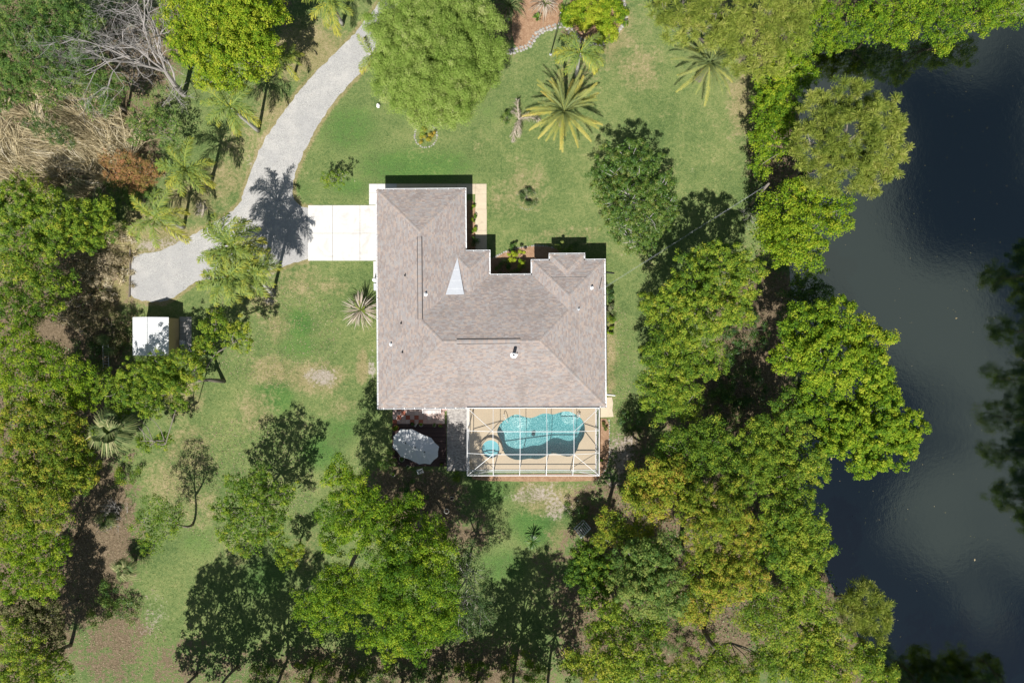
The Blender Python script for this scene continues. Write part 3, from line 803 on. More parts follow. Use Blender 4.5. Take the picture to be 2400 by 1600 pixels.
def mat_plaster(name, c1, c2, c3):
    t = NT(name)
    v = t.n("TexVoronoi", {"Vector": t.pos(), "Scale": 5.5, "Randomness": 1.0}, feature='DISTANCE_TO_EDGE').outputs[0]  # pale lines along the cell edges paint a net of caustic light into the plaster
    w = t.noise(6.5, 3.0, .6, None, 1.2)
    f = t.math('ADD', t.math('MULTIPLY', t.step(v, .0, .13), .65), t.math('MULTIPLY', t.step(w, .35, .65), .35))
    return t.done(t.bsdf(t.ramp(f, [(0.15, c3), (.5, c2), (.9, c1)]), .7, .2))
M['spaplaster'] = mat_plain('aqua_spa_plaster', L(.22,.50,.54), L(.16,.40,.44), 5.0, .6, .3)
M['plaster'] = mat_plaster('aqua_plaster_painted_caustics', L(.14,.36,.38), L(.30,.54,.55), L(.78,.90,.88))
def mat_poolwater():
    t = NT('clear_pool_water')
    tr = t.n("BsdfTransparent", {"Color": L(.93,.985,.985)}).outputs[0]
    gl = t.n("BsdfGlossy", {"Color": L(1,1,1), "Roughness": .03, "Normal": t.bump(t.noise(3.0, 2.0), .15, .04)}).outputs[0]
    va = t.n("VolumeAbsorption", {"Color": L(.10,.80,.86), "Density": .22}).outputs[0]; vs = t.n("VolumeScatter", {"Color": L(.25,.90,.95), "Density": .10}).outputs[0]
    t.nt.links.new(t.n("AddShader", {0: va, 1: vs}).outputs[0], t.out.inputs[1])
    return t.done(t.n("MixShader", {0: .025, 1: tr, 2: gl}).outputs[0])
M['poolwater'] = mat_poolwater()
pool = thing('swimming_pool', 'freeform turquoise swimming pool inside the screen enclosure', 'pool', P(1250,1020))
pc = np.mean(np.array(POOL), 0)
m = MB(); rim = .06; n = len(POOL)
def depth(p):                       # shallow towards the steps, deeper to the right
    f = min(1, max(0, (p[0]+1.0)/5.5)); return -(1.05+.85*f)
inner = [p+(pc-p)/np.linalg.norm(pc-p)*.16 for p in map(np.array, POOL)]
for i in range(n):
    j = (i+1)%n
    m.face([(*POOL[j],rim),(*POOL[i],rim),(*POOL[i],depth(POOL[i])+.15),(*POOL[j],depth(POOL[j])+.15)])
    m.face([(*POOL[j],depth(POOL[j])+.15),(*POOL[i],depth(POOL[i])+.15),(*inner[i],depth(inner[i])),(*inner[j],depth(inner[j]))])
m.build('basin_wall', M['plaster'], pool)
# floor as a grid clipped to the outline
fm = MB(); q = .35
X_ = np.arange(pool_bb[0], pool_bb[2], q); Y_ = np.arange(pool_bb[1], pool_bb[3], q)
for x in X_:
    for y in Y_:
        fm.face([(x,y,depth((x,y))-.002),(x+q,y,depth((x+q,y))-.002),(x+q,y+q,depth((x+q,y+q))-.002),(x,y+q,depth((x,y+q))-.002)])
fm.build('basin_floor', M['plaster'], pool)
wm = MB(); wm.prism(POOL, -2.5, -.04); wm.build('water', M['poolwater'], pool)
# entry steps at the upper left
st = MB()
sc_ = P(1212, 984)[:2]
for k, (r, z) in enumerate(((.7,-.8),(.3,-.5))):
    st.lathe((sc_[0]+.2, sc_[1]-.1, 0), [(r+.5,-1.6),(r+.5,z),(0.01,z)], 20)
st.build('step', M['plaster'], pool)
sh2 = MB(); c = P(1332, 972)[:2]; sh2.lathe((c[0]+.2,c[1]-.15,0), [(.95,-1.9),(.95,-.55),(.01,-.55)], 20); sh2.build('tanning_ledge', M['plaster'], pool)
MB().lathe((*P(1316,1044)[:2],-1.88),[(.12,0),(.12,.06),(.01,.07)],12).build('drain', M['white'], pool)
MB().lathe((*P(1251,1021)[:2],-1.35),[(.22,0),(.2,.12),(.08,.2),(.01,.21)],10).build('cleaner', M['dark'], pool)
def rail(label, a, b, hgt):
    r_ = thing('pool_handrail', label, 'handrail', (a[0], a[1], .06)); a = np.array([a[0],a[1]]); b = np.array([b[0],b[1]])
    d = (b-a)/np.linalg.norm(b-a); s = np.array([-d[1], d[0]])*.0
    pts = [(*a,.0),(*a,hgt*.8),(*(a+d*.12),hgt),(*(a+(b-a)*.6),hgt*.9),(*b,hgt*.35),(*b,-.6)]
    MB().tube(pts, .032, 8).build('rail', M['white'], r_, True)
    MB().lathe((*a,.062),[(.08,0),(.07,.03),(.03,.04)],12).build('base_flange', M['white'], r_)
rail('white handrail by the pool entry steps', P(1181,972.5,.5), P(1190.5,991,.5), .85)
rail('left of two white ladder rails at the right end of the pool', P(1357,970,.4), P(1350.5,977,.4), .7)
rail('right of two white ladder rails at the right end of the pool', P(1359.5,973,.4), P(1353,980,.4), .7)

spa = thing('raised_spa', 'round raised spa with tan rim spilling into the pool', 'spa', (*SPA_C, .06))
MB().lathe((*SPA_C,0),[(SPA_R,.02),(SPA_R,.45),(SPA_R-.03,.47),(SPA_R-.26,.47),(SPA_R-.28,.45),(SPA_R-.28,.2)],40).build('rim', M['deckpaint'], spa)
MB().lathe((*SPA_C,0),[(SPA_R-.285,.42),(SPA_R-.29,.2),(.52,.19),(.50,.085),(.01,.08)],32).build('shell', M['spaplaster'], spa)
wm = MB(); wm.prism([(SPA_C[0]+(SPA_R-.284)*math.cos(a), SPA_C[1]+(SPA_R-.284)*math.sin(a)) for a in np.linspace(0,2*math.pi,33)[:-1]], .07, .36); wm.build('water', M['poolwater'], spa)

# ---------------------------------------------------------------- screen enclosure
cage = thing('pool_screen_enclosure', 'white aluminium framed screen enclosure over the pool behind the house', 'enclosure', (2.2,-13.4,0))
CZ, CI = 3.05, 4.15
def cg(px, py, z): return P(px, py, z)
xl, xr_ = P(1095,0,CZ)[0], P(1404.3,0,CZ)[0]; yt, ybm = P(0,955,CZ)[1]-.02, P(0,1114,CZ)[1]
xs_o = [P(q,0,CZ)[0] for q in (1156,1218,1280.5,1342.5)]; xs_i = [P(q,0,CI)[0] for q in (1155.5,1219,1282,1345.3)]
yi = [P(0,1011,CI)[1], P(0,1064.5,CI)[1]]; yo = [P(0,1008.5,CZ)[1], P(0,1061.5,CZ)[1]]
def beam(a, b, w=.022, d=.045, name='beam'):
    a = np.array(a, float); b = np.array(b, float); dr = (b-a)/np.linalg.norm(b-a)
    s = np.cross(dr, (0,0,1.0))
    if np.linalg.norm(s) < .05: s = np.array([1.0,0,0])
    s /= np.linalg.norm(s); t = np.cross(s, dr); m = MB()
    c = [(a if k < 4 else b) + s*w*(1 if k%4 in (1,2) else -1) + t*d*(1 if k%4 >= 2 else -1) for k in range(8)]
    for f in ((3,2,1,0),(4,5,6,7),(0,1,5,4),(1,2,6,5),(2,3,7,6),(3,0,4,7)): m.face([c[k] for k in f])
    return m.build(name, M['white'], cage)
nodeT = [(xl,yt,CZ)]+[(x,yt,CZ) for x in xs_o]+[(xr_,yt,CZ)]
nodeB = [(xl,ybm,CZ)]+[(x,ybm,CZ) for x in xs_o]+[(xr_,ybm,CZ)]
N1 = [(x,yi[0],CI) for x in xs_i]; N2 = [(x,yi[1],CI) for x in xs_i]
beam((xl-.05,yt,CZ),(xr_+.05,yt,CZ),.03,.055); beam((xl-.05,ybm,CZ),(xr_+.05,ybm,CZ),.03,.055); beam((xl,yt-.06,CZ),(xl,ybm+.06,CZ),.03,.055); beam((xr_,yt-.06,CZ),(xr_,ybm+.06,CZ),.03,.055)
for k in range(4): beam(nodeT[k+1], N1[k]); beam(N1[k], N2[k]); beam(N2[k], nodeB[k+1])
for k in range(3): beam(N1[k], N1[k+1]); beam(N2[k], N2[k+1])
Lw = [(xl,yo[0],CZ),(xl,yo[1],CZ)]; Rw = [(xr_,yo[0],CZ),(xr_,yo[1],CZ)]
beam(Lw[0], N1[0], .02); beam(Lw[1], N2[0], .02); beam(N1[3], Rw[0], .02); beam(N2[3], Rw[1], .02)
beam(nodeT[0], N1[0], .02); beam(nodeB[0], N2[0], .02); beam(nodeT[5], N1[3], .02); beam(nodeB[5], N2[3], .02)
for p in nodeB: beam((p[0],p[1],.06),(p[0],p[1],CZ-.08), .04,.04,'post')
for p in Lw+Rw+[(xl,yt-.1,CZ),(xr_,yt-.1,CZ)]: beam((p[0],p[1],.06),(p[0],p[1],CZ-.08), .04,.04,'post')
for z, w in ((.10,.03),(.95,.022)):
    beam((xl,ybm,z),(xr_,ybm,z),w,.04,'rail'); beam((xl,yt,z),(xl,ybm,z),w,.04,'rail'); beam((xr_,yt,z),(xr_,ybm,z),w,.04,'rail')
beam((xl,ybm,CZ-.1),(xs_o[0],ybm,.3),.02,.02,'brace'); beam((xr_,ybm,CZ-.1),(xs_o[3],ybm,.3),.02,.02,'brace'); beam((xr_,ybm,CZ-.1),(xr_,yo[1],.3),.02,.02,'brace'); beam((xl,ybm,CZ-.1),(xl,yo[1],.3),.02,.02,'brace')
def mat_screen():
    t = NT('insect_screen')
    tr = t.n("BsdfTransparent", {"Color": L(.97,.97,.97)}).outputs[0]
    df = t.n("BsdfDiffuse", {"Color": L(.30,.31,.33)}).outputs[0]
    return t.done(t.n("MixShader", {0: .11, 1: tr, 2: df}).outputs[0])
M['screen'] = mat_screen()
def panel(*pts):
    m = MB(); m.face(pts); m.build('screen_panel', M['screen'], cage)
for k in range(3):
    panel(nodeT[k+1], nodeT[k+2], N1[k+1], N1[k]); panel(N1[k], N1[k+1], N2[k+1], N2[k]); panel(N2[k], N2[k+1], nodeB[k+2], nodeB[k+1])
panel(nodeT[0], nodeT[1], N1[0]); panel(nodeT[0], N1[0], Lw[0]); panel(Lw[0], N1[0], N2[0], Lw[1]); panel(Lw[1], N2[0], nodeB[0]); panel(nodeB[0], N2[0], nodeB[1])
panel(nodeT[5], N1[3], nodeT[4]); panel(nodeT[5], Rw[0], N1[3]); panel(Rw[0], Rw[1], N2[3], N1[3]); panel(Rw[1], nodeB[5], N2[3]); panel(nodeB[5], nodeB[4], N2[3])
for k in range(5):
    a, b = nodeB[k], nodeB[k+1]; panel((a[0],a[1]-.01,.06),(b[0],b[1]-.01,.06),(b[0],b[1]-.01,CZ),(a[0],a[1]-.01,CZ))
for xx, sgn in ((xl,-.01),(xr_,.01)):
    ys = [yt, yo[0], yo[1], ybm]
    for a, b in zip(ys[:-1], ys[1:]): panel((xx+sgn,a,.06),(xx+sgn,b,.06),(xx+sgn,b,CZ),(xx+sgn,a,CZ))

# ---------------------------------------------------------------- patio
pav = thing('paver_walk', 'grey brick paver walk between the wooden deck and the pool enclosure', 'walk', P(1070,1030)); pav['kind'] = 'structure'
a = P(1047.5,1103); b = P(1096,958)
m = MB(); m.box(a[0],a[1],-.05,b[0],b[1],.03); m.build('joint_sand', M['soil'], pav)
M['paver'] = mat_tint('grey_paver', [(0,L(.27,.25,.24)),(.5,L(.38,.355,.335)),(1,L(.50,.465,.435))], .9, .15, .25, 30, .3)
pm = MB(); y = a[1]; r = 0
while y < b[1]-.09:
    x = a[0] - (.11 if r%2 else 0)
    while x < b[0]-.02:
        pm.box(max(x,a[0])+.004, y+.004, 0, min(x+.22,b[0])-.004, y+.106, .047+random.uniform(0,.006), random.random()); x += .22
    y += .11; r += 1
pm_o = pm.build('paver', M['paver'], pav); pm_o['kind'] = 'stuff'
tp = thing('tile_patio', 'checkered terracotta and pink tile patio under the eave', 'patio', P(980,975)); tp['kind'] = 'structure'
M['tile'] = mat_tint('patio_tile', [(0,L(.36,.10,.06)),(.3,L(.40,.14,.09)),(.5,L(.46,.31,.27)),(1,L(.58,.47,.43))], .75, .3, .15, 12)
a = P(920.5,993); cell = 10.15/S
for r_ in range(6):
    for c_ in range(13):
        if c_ == 12 and r_ < 3: continue
        red = (c_+r_)%2 == 0 and (c_ < 6 or RNG.random() < .12) and RNG.random() < (.75 if c_ < 2 or c_ > 3 else .3)
        x = a[0]+c_*cell; y = a[1]+r_*cell
        MB().box(x+.008, y+.008, -.02, x+cell-.008, y+cell-.008, .045, RNG.uniform(0,.3) if red else RNG.uniform(.5,1)).build('tile', M['tile'], tp)
wd = thing('wooden_deck', 'dark brown plank deck under the white umbrella', 'deck', P(985,1040)); wd['kind'] = 'structure'
M['plank'] = mat_tint('dark_stained_plank', [(0,L(.055,.032,.03)),(1,L(.095,.06,.055))], .7, .3, .3, 12, .3)
a = P(920,1092); b = P(1047,993); y = a[1]
while y < b[1]-.08:
    yy = min(y+.20, b[1]); MB().box(a[0]+random.uniform(-.02,.02), y+.008, .05, b[0]-random.uniform(.03,.06), yy-.008, .16, random.random()).build('plank', M['plank'], wd); y += .20
MB().box(a[0]+.1,a[1]+.1,-.05,b[0]-.1,b[1]-.05,.06).build('joist_frame', M['dark'], wd)

# umbrella with a long ten sided canopy
UZ = 2.35
uv = [(939,1005),(965.5,1005),(1011,1026),(1029,1046),(1026.5,1070),(1008.5,1087.5),(982.6,1087.5),(939,1069),(920,1047.5),(922,1022)]
uc = [(950,1038),(972.6,1048),(995,1059)]
umb = thing('patio_umbrella', 'large white elongated patio umbrella over the wooden deck', 'umbrella', (*P(972.6,1048,UZ+.5)[:2], .16))
t = NT('white_canvas'); M['canvas'] = t.done(t.n("MixShader", {0:.2, 1: t.bsdf(t.ramp(t.noise(9,3), [(.3,L(.78,.78,.78)),(.7,L(.85,.85,.85))]), .9, .1), 2: t.n("BsdfTranslucent", {"Color": L(.6,.6,.6)}).outputs[0]}).outputs[0])
m = MB(); rimp = [P(x,y,UZ) for x,y in uv]; tops = [P(x,y,UZ+.55) for x,y in uc]
tops[0][2] -= .05; tops[2][2] -= .05
own = [0,0,1,2,2,2,2,0,0,0]; own = [0,1,1,2,2,2,1,1,0,0]
for i in range(10):
    j = (i+1)%10; p, q = rimp[i], rimp[j]; mid = (p+q)/2; ti, tj = tops[own[i]], tops[own[j]]
    cen = (ti+tj)/2; mid = mid + (cen-mid)*np.array([.045,.045,.0])
    if own[i] == own[j]: m.face([p, mid, ti]); m.face([mid, q, ti])
    else: m.face([p, mid, ti]); m.face([mid, q, tj]); m.face([mid, tj, ti])
m.build('canopy', M['canvas'], umb)
MB().tube([(tops[1][0],tops[1][1],.16),(tops[1][0],tops[1][1],UZ+.53)], .035, 10).build('pole', M['galv'], umb)
MB().lathe((tops[1][0],tops[1][1],.16),[(.4,0),(.4,.08),(.1,.14),(.05,.4)],16).build('base', M['dark'], umb)
for tpt in tops: MB().lathe((tpt[0],tpt[1],tpt[2]-.03),[(.075,0),(.07,.07),(.02,.12)],10).build('finial', M['dark'], umb)
MB().box(tops[1][0]-.04, tops[1][1]-.9, .86, tops[1][0]-.01, tops[1][1]+.9, .9) if False else None

# gambrel-free garden shed at the left
shed = thing('garden_shed', 'tan walled garden shed with white ribbed metal roof', 'shed', P(370,790))
ex0, ex1 = P(311,0,2.3)[0], P(395.5,0,2.3)[0]; ey1, ey0 = P(0,743,2.3)[1], P(0,833,2.3)[1]; rx = (ex0+ex1)/2; RZ = 3.1
wx0, wx1, wy0, wy1 = ex0+.12, ex1-.06, ey0+.12, ey1-.1
m = MB(); M['shedwall'] = mat_plain('tan_metal_siding', L(.62,.47,.26), L(.55,.41,.23), 1.0, .6, .3)
for a_, b_ in (((wx0,wy0),(wx1,wy0)),((wx1,wy0),(wx1,wy1)),((wx1,wy1),(wx0,wy1)),((wx0,wy1),(wx0,wy0))): m.face([(*a_,0),(*b_,0),(*b_,2.25),(*a_,2.25)])
for yy in (wy0,wy1): m.face([(wx0,yy,2.25),(wx1,yy,2.25),(rx,yy,RZ-.08)])
m.build('wall', M['shedwall'], shed)
sd_ = MB(); k = 0.0
while k < 4.0: sd_.box(wx1+.002, wy0+k, .05, wx1+.03, wy0+k+.03, 2.2); k += .25
sd_.build('siding_rib', M['shedwall'], shed)
rf = MB(); rb = MB()
M['whitemetal'] = mat_plain('white_ribbed_roof_metal', L(.80,.80,.80), L(.74,.75,.76), 2.0, .4, .5)
for x0, x1 in ((ex0,rx),(rx,ex1)):
    z0, z1 = (2.3,RZ) if x0 == ex0 else (RZ,2.3)
    rf.face([(x0,ey0,z0),(x1,ey0,z1),(x1,ey1,z1),(x0,ey1,z0)]); rf.face([(x0,ey0,z0-.06),(x1,ey0,z1-.06),(x1,ey0,z1),(x0,ey0,z0)]); rf.face([(x0,ey1,z0-.06),(x1,ey1,z1-.06),(x1,ey1,z1),(x0,ey1,z0)])
    yy = ey0+.05
    while yy < ey1-.04:
        rb.face([(x0,yy,z0+.004),(x1,yy,z1+.004),(x1,yy+.04,z1+.045),(x0,yy+.04,z0+.045)]); rb.face([(x0,yy+.04,z0+.045),(x1,yy+.04,z1+.045),(x1,yy+.08,z1+.004),(x0,yy+.08,z0+.004)]); yy += .2
r0 = rf.build('roof', M['whitemetal'], shed); rb.build('rib', M['whitemetal'], r0)
MB().tube([(rx,ey0,RZ+.02),(rx,ey1,RZ+.02)], .07, 8).build('ridge_cap', M['whitemetal'], shed)
MB().box(rx-.9, wy1+.005, .05, rx+.9, wy1+.04, 2.0).build('door', M['shedwall'], shed)
spd = thing('shed_pad', 'grey paver strip along the wall of the garden shed', 'paving', P(434,790)); spd['kind'] = 'structure'
for i in range(7):
    for j in range(2): slab(421+j*14, 742+i*13.5, 435+j*14, 755.5+i*13.5, .04, M['paver'], spd, .01)
c = P(428,803,.3); g_ = thing('utility_box', 'small grey box standing against the shed wall', 'box', (c[0],c[1],.04))
MB().box(c[0]-.16,c[1]-.25,.04,c[0]+.16,c[1]+.25,.6).build('body', M['galv'], g_); MB().box(c[0]-.18,c[1]-.27,.6,c[0]+.18,c[1]+.27,.64).build('lid', M['galv'], g_)
# ladder leaning among the scrub
lad = thing('aluminium_ladder', 'long aluminium ladder leaning beside the shed', 'ladder', P(248,862))
la, lb_ = P(240.5,807,1.7), P(242,861,.05); d_ = np.array([.58,0,0])
for o_ in (0,1): MB().tube([la+d_*o_, lb_+d_*o_], .035, 4).build('rail', M['galv'], lad)
for k in range(9):
    q = la+(lb_-la)*(k+.5)/9; MB().tube([q, q+d_], .022, 6).build('rung', M['galv'], lad)

# white slatted lounge seat beneath the right hand trees
ben = thing('slatted_garden_seat', 'white slatted garden seat standing at the edge of the trees', 'seat', P(1366,1241))
q0, q1, q2, q3 = P(1350.5,1242,.45), P(1363,1260,.45), P(1384,1238,.45), P(1371,1222,.45)
for a_, b_ in ((q0,q1),(q1,q2),(q2,q3),(q3,q0)): MB().tube([a_, b_], .05, 4).build('frame', M['white'], ben)
for k in range(1,6):
    f = k/6; MB().tube([q0+(q3-q0)*f, q1+(q2-q1)*f], .04, 4).build('slat', M['white'], ben)
for q_ in (q0,q1,q2,q3): MB().tube([q_, np.array([q_[0],q_[1],0])], .035, 6).build('leg', M['white'], ben)
MB().tube([q3+np.array([-.1,.05,0]), q3+np.array([-.22,.3,.42]), ], .045, 6).build('arm', M['white'], ben); MB().tube([q0+np.array([0,0,0]), q0+np.array([-.25,.28,.42])], .045, 6).build('arm', M['white'], ben)
MB().tube([q3+np.array([-.22,.3,.42]), q0+np.array([-.25,.28,.42])], .04, 6).build('back_rail', M['white'], ben)
# ---------------------------------------------------------------- vegetation builders
def unit(a): return a/(np.linalg.norm(a, axis=-1, keepdims=True)+1e-9)

def leaf_quads(C, N, size, aspect, spin=None):
    """Diamond leaves: centres C, facing N."""
    n = len(C); r = unit(RNG.normal(size=(n,3)))
    U = unit(np.cross(N, r)); W = np.cross(N, U)
    a = (size*.5)[:,None]*U; b = (size*.5*aspect)[:,None]*W
    V = np.stack([C+a, C-a*.6-b, C-a*.6+b], 1).reshape(-1,3)
    F = np.arange(3*n).reshape(n,3)
    return V, F

def crown_points(lobes, clump_r, per_m2, leaves, flat=.75, hole=.0, low=-.25):
    """Clump centres spread over the upper shells of the lobes."""
    cc, cr, ct = [], [], []
    for (c, r) in lobes:
        k = max(3, int(per_m2*math.pi*r*r))
        d = unit(RNG.normal(size=(k*3,3))); d = d[d[:,2] > low][:k]
        rad = r*RNG.uniform(.4, 1.0, len(d))**.5
        ph = RNG.uniform(0, 6.28, 4); az = np.arctan2(d[:,1], d[:,0])
        rad = rad*(1+.13*np.sin(3*az+ph[0])+.10*np.sin(5*az+ph[1])+.08*np.sin(9*az+ph[2]))
        p = c + d*rad[:,None]*np.array([1,1,flat])
        g = np.sin(p[:,0]*1.7+ph[2])*np.sin(p[:,1]*1.9+ph[3]) + .5*np.sin(p[:,0]*3.1+ph[1])*np.sin(p[:,1]*2.7+ph[0])
        keep = (RNG.random(len(p)) > hole*.5) & (g < 1.0-hole*3.2)
        p = p[keep]; cc.append(p); cr.append(RNG.uniform(.6,1.35,len(p))*min(clump_r, r*.55)); ct.append(np.full(len(p), RNG.normal(0,.07)))
    cc = np.concatenate(cc); cr = np.concatenate(cr); ct = np.concatenate(ct)+RNG.normal(0,.13,len(cc))
    return cc, cr, ct

def leafage(cc, cr, ct, leaves, size, aspect, up=.6, bias=.5):
    leaves = int(leaves*2.45); size = size*.78
    n = len(cc)*leaves
    idx = np.repeat(np.arange(len(cc)), leaves)
    d = unit(RNG.normal(size=(n,3))+np.array([0,0,.55]))
    rad = cr[idx]*(RNG.uniform(.12,1.0,n)**.4)*RNG.uniform(.9,1.15,n)
    C = cc[idx]+d*rad[:,None]*np.array([1,1,.75])
    N = unit(d*.9+np.array([0,0,up*.7])+RNG.normal(size=(n,3))*.42)
    s = size*RNG.uniform(.6,1.35,n)
    V, F = leaf_quads(C, N, s, aspect)
    tint = np.clip(bias+ct[idx]+RNG.normal(0,.15,n), 0, 1)
    return V, F, tint

def inner_fill(lobes, n_m2, size, flat, bias):
    """The older leaves deep inside a crown."""
    C = []
    for c, r in lobes:
        k = int(n_m2*math.pi*r*r); d = unit(RNG.normal(size=(k,3))); rr = r*.72*RNG.uniform(0,1,k)**.4
        C.append(c+d*rr[:,None]*np.array([1,1,flat*.7])-np.array([0,0,r*flat*.25]))
    C = np.concatenate(C); n = len(C)
    V, F = leaf_quads(C, unit(np.array([0,0,.8])+RNG.normal(0,.5,(n,3))), size*RNG.uniform(.8,1.6,n), .65)
    return V, F, np.clip(bias-.05+RNG.normal(0,.15,n),0,1)

def limb(m, a, b, r0, r1, bend=.12, n=5, seg=4, t=.5):
    a = np.array(a, float); b = np.array(b, float); Ln = np.linalg.norm(b-a)
    pts = []; rad = []
    off = RNG.normal(0, bend*Ln, 3)*np.array([1,1,.3])
    for k in range(seg+1):
        f = k/seg; pts.append(a+(b-a)*f+off*math.sin(math.pi*f)); rad.append(r0+(r1-r0)*f)
    m.tube(pts, rad, n, t); return pts

def tree(name, label, lobes, mat, base=None, trunk=.22, clump=.75, per=2.3, leaves=46, size=.23, aspect=.62, flat=.7, hole=.1, group=None, bias=.5, bark='bark', twigs=5, cat='tree', low=-.25, barkt=.5, fill=26, limbs=True, extra=()):
    lb = [(P(x,y,z), Rm(r,z)) for (x,y,r,z) in lobes]
    cen = np.mean([c for c,_ in lb], 0)
    if base is None: b0 = np.array([cen[0]+RNG.normal(0,.3), cen[1]+RNG.normal(0,.3), 0])
    else: b0 = P(*base)
    root = thing(name, label, cat, b0, group)
    sp = RNG.uniform(.82,1.2); clump, per, leaves, size, bias = clump*sp*.66, per/sp**1.2*1.75, int(leaves*.52), size*RNG.uniform(.88,1.12), bias+RNG.normal(0,.04)
    cc, cr, ct = crown_points(lb, clump, per, leaves, flat, hole, low)
    clump_leaves = leafage(cc, cr, ct, leaves, size, aspect, .6, bias)
    V, F, T = clump_leaves
    if fill:
        V2, F2, T2 = inner_fill(lb, fill, size, flat, bias); F = np.concatenate([F, F2+len(V)]); V = np.concatenate([V, V2]); T = np.concatenate([T, T2])
    m = MB()
    top = np.array([b0[0]*.5+cen[0]*.5, b0[1]*.5+cen[1]*.5, cen[2]*.55])
    for pts_, r_ in extra: m.tube([P(*q) for q in pts_], [r_*.8,r_*.65,r_*.4], 8, barkt)
    ends = [P(*q) for pts_, _ in extra for q in pts_[1:]]
    if limbs: limb(m, b0-np.array([0,0,.1]), top, trunk, trunk*.7, .05, 8, 4, barkt)
    for c, r in lb:
        if ends: top = min(ends, key=lambda q: np.linalg.norm(q-c))
        pts = limb(m, top, c-np.array([0,0,r*.2]), trunk*(.55 if limbs else .25), trunk*(.22 if limbs else .12), .1, 6, 4, barkt)
        near = cc[np.argsort(np.linalg.norm(cc-c,axis=1))[:max(12,len(cc)//max(1,len(lb)))]]
        for q in near[RNG.permutation(len(near))[:twigs]]:
            limb(m, pts[RNG.integers(2,5)], q+np.array([0,0,cr.mean()*.3]), trunk*.2, .018, .1, 4, 3, barkt+.2)
    m.build('trunk', M[bark], root, True)
    np_mesh('crown', V, F, M[mat], root, T)
    return root

def shrub(name, label, px, py, r, h, mat, leaves=60, size=.16, per=4.0, group=None, bias=.5, clump=.35, cat='shrub', aspect=.55):
    z = h*.55
    lobes = [(P(px,py,z), Rm(r,z))]
    c = lobes[0][0]; root = thing(name, label, cat, (c[0],c[1],0), group)
    cc, cr, ct = crown_points(lobes, clump, per, leaves, h*.55/max(.1,lobes[0][1]), .05, -.2)
    cc[:,2] = np.maximum(cc[:,2], .12)
    V, F, T = leafage(cc, cr, ct, leaves, size, aspect, .5, bias); V[:,2] = np.maximum(V[:,2], .03)
    m = MB()
    for k in range(6):
        q = cc[RNG.integers(len(cc))]; limb(m, (c[0],c[1],-.05), q, .03, .012, .1, 4, 3)
    m.build('stem', M['bark'], root); np_mesh('foliage', V, F, M[mat], root, T)
    return root

def pine(name, label, lobes, base=None, tufts=5.0, needles=22, ln=.36, trunk=.25, flat=.5, hole=.1, bias=.5, group=None):
    lb = [(P(x,y,z), Rm(r,z)) for (x,y,r,z) in lobes]; cen = np.mean([c for c,_ in lb],0)
    b0 = P(*base) if base else np.array([cen[0],cen[1],0])
    root = thing(name, label, 'tree', b0, group)
    cc, cr, ct = crown_points(lb, .3, tufts, 1, flat, hole, -.1)
    n = len(cc)*needles; idx = np.repeat(np.arange(len(cc)), needles)
    d = unit(RNG.normal(size=(n,3))+np.array([0,0,.55])); l = ln*RNG.uniform(.7,1.2,n)
    A = cc[idx]+d*.04; B = A+d*l[:,None]; s = unit(np.cross(d, RNG.normal(size=(n,3))))*RNG.uniform(.010,.018,n)[:,None]
    V = np.stack([A-s*.6, A+s*.6, B+s, B-s],1).reshape(-1,3); F = np.arange(4*n).reshape(n,4)
    T = np.clip(bias+ct[idx]+RNG.normal(0,.17,n),0,1)
    m = MB(); top = np.array([cen[0],cen[1],cen[2]*.8])
    limb(m, b0-np.array([0,0,.1]), top, trunk, trunk*.5, .03, 8, 4)
    for c, r in lb:
        pts = limb(m, np.array([b0[0]*.3+cen[0]*.7, b0[1]*.3+cen[1]*.7, c[2]*.75]), c, trunk*.4, trunk*.15, .08, 6, 4)
        near = cc[np.argsort(np.linalg.norm(cc-c,axis=1))[:40]]
        for q in near[RNG.permutation(len(near))[:9]]: limb(m, pts[RNG.integers(2,5)], q, trunk*.14, .015, .1, 4, 3, .8)
    m.build('trunk', M['bark'], root, True); np_mesh('crown', V, F, M['pine'], root, T)
    return root

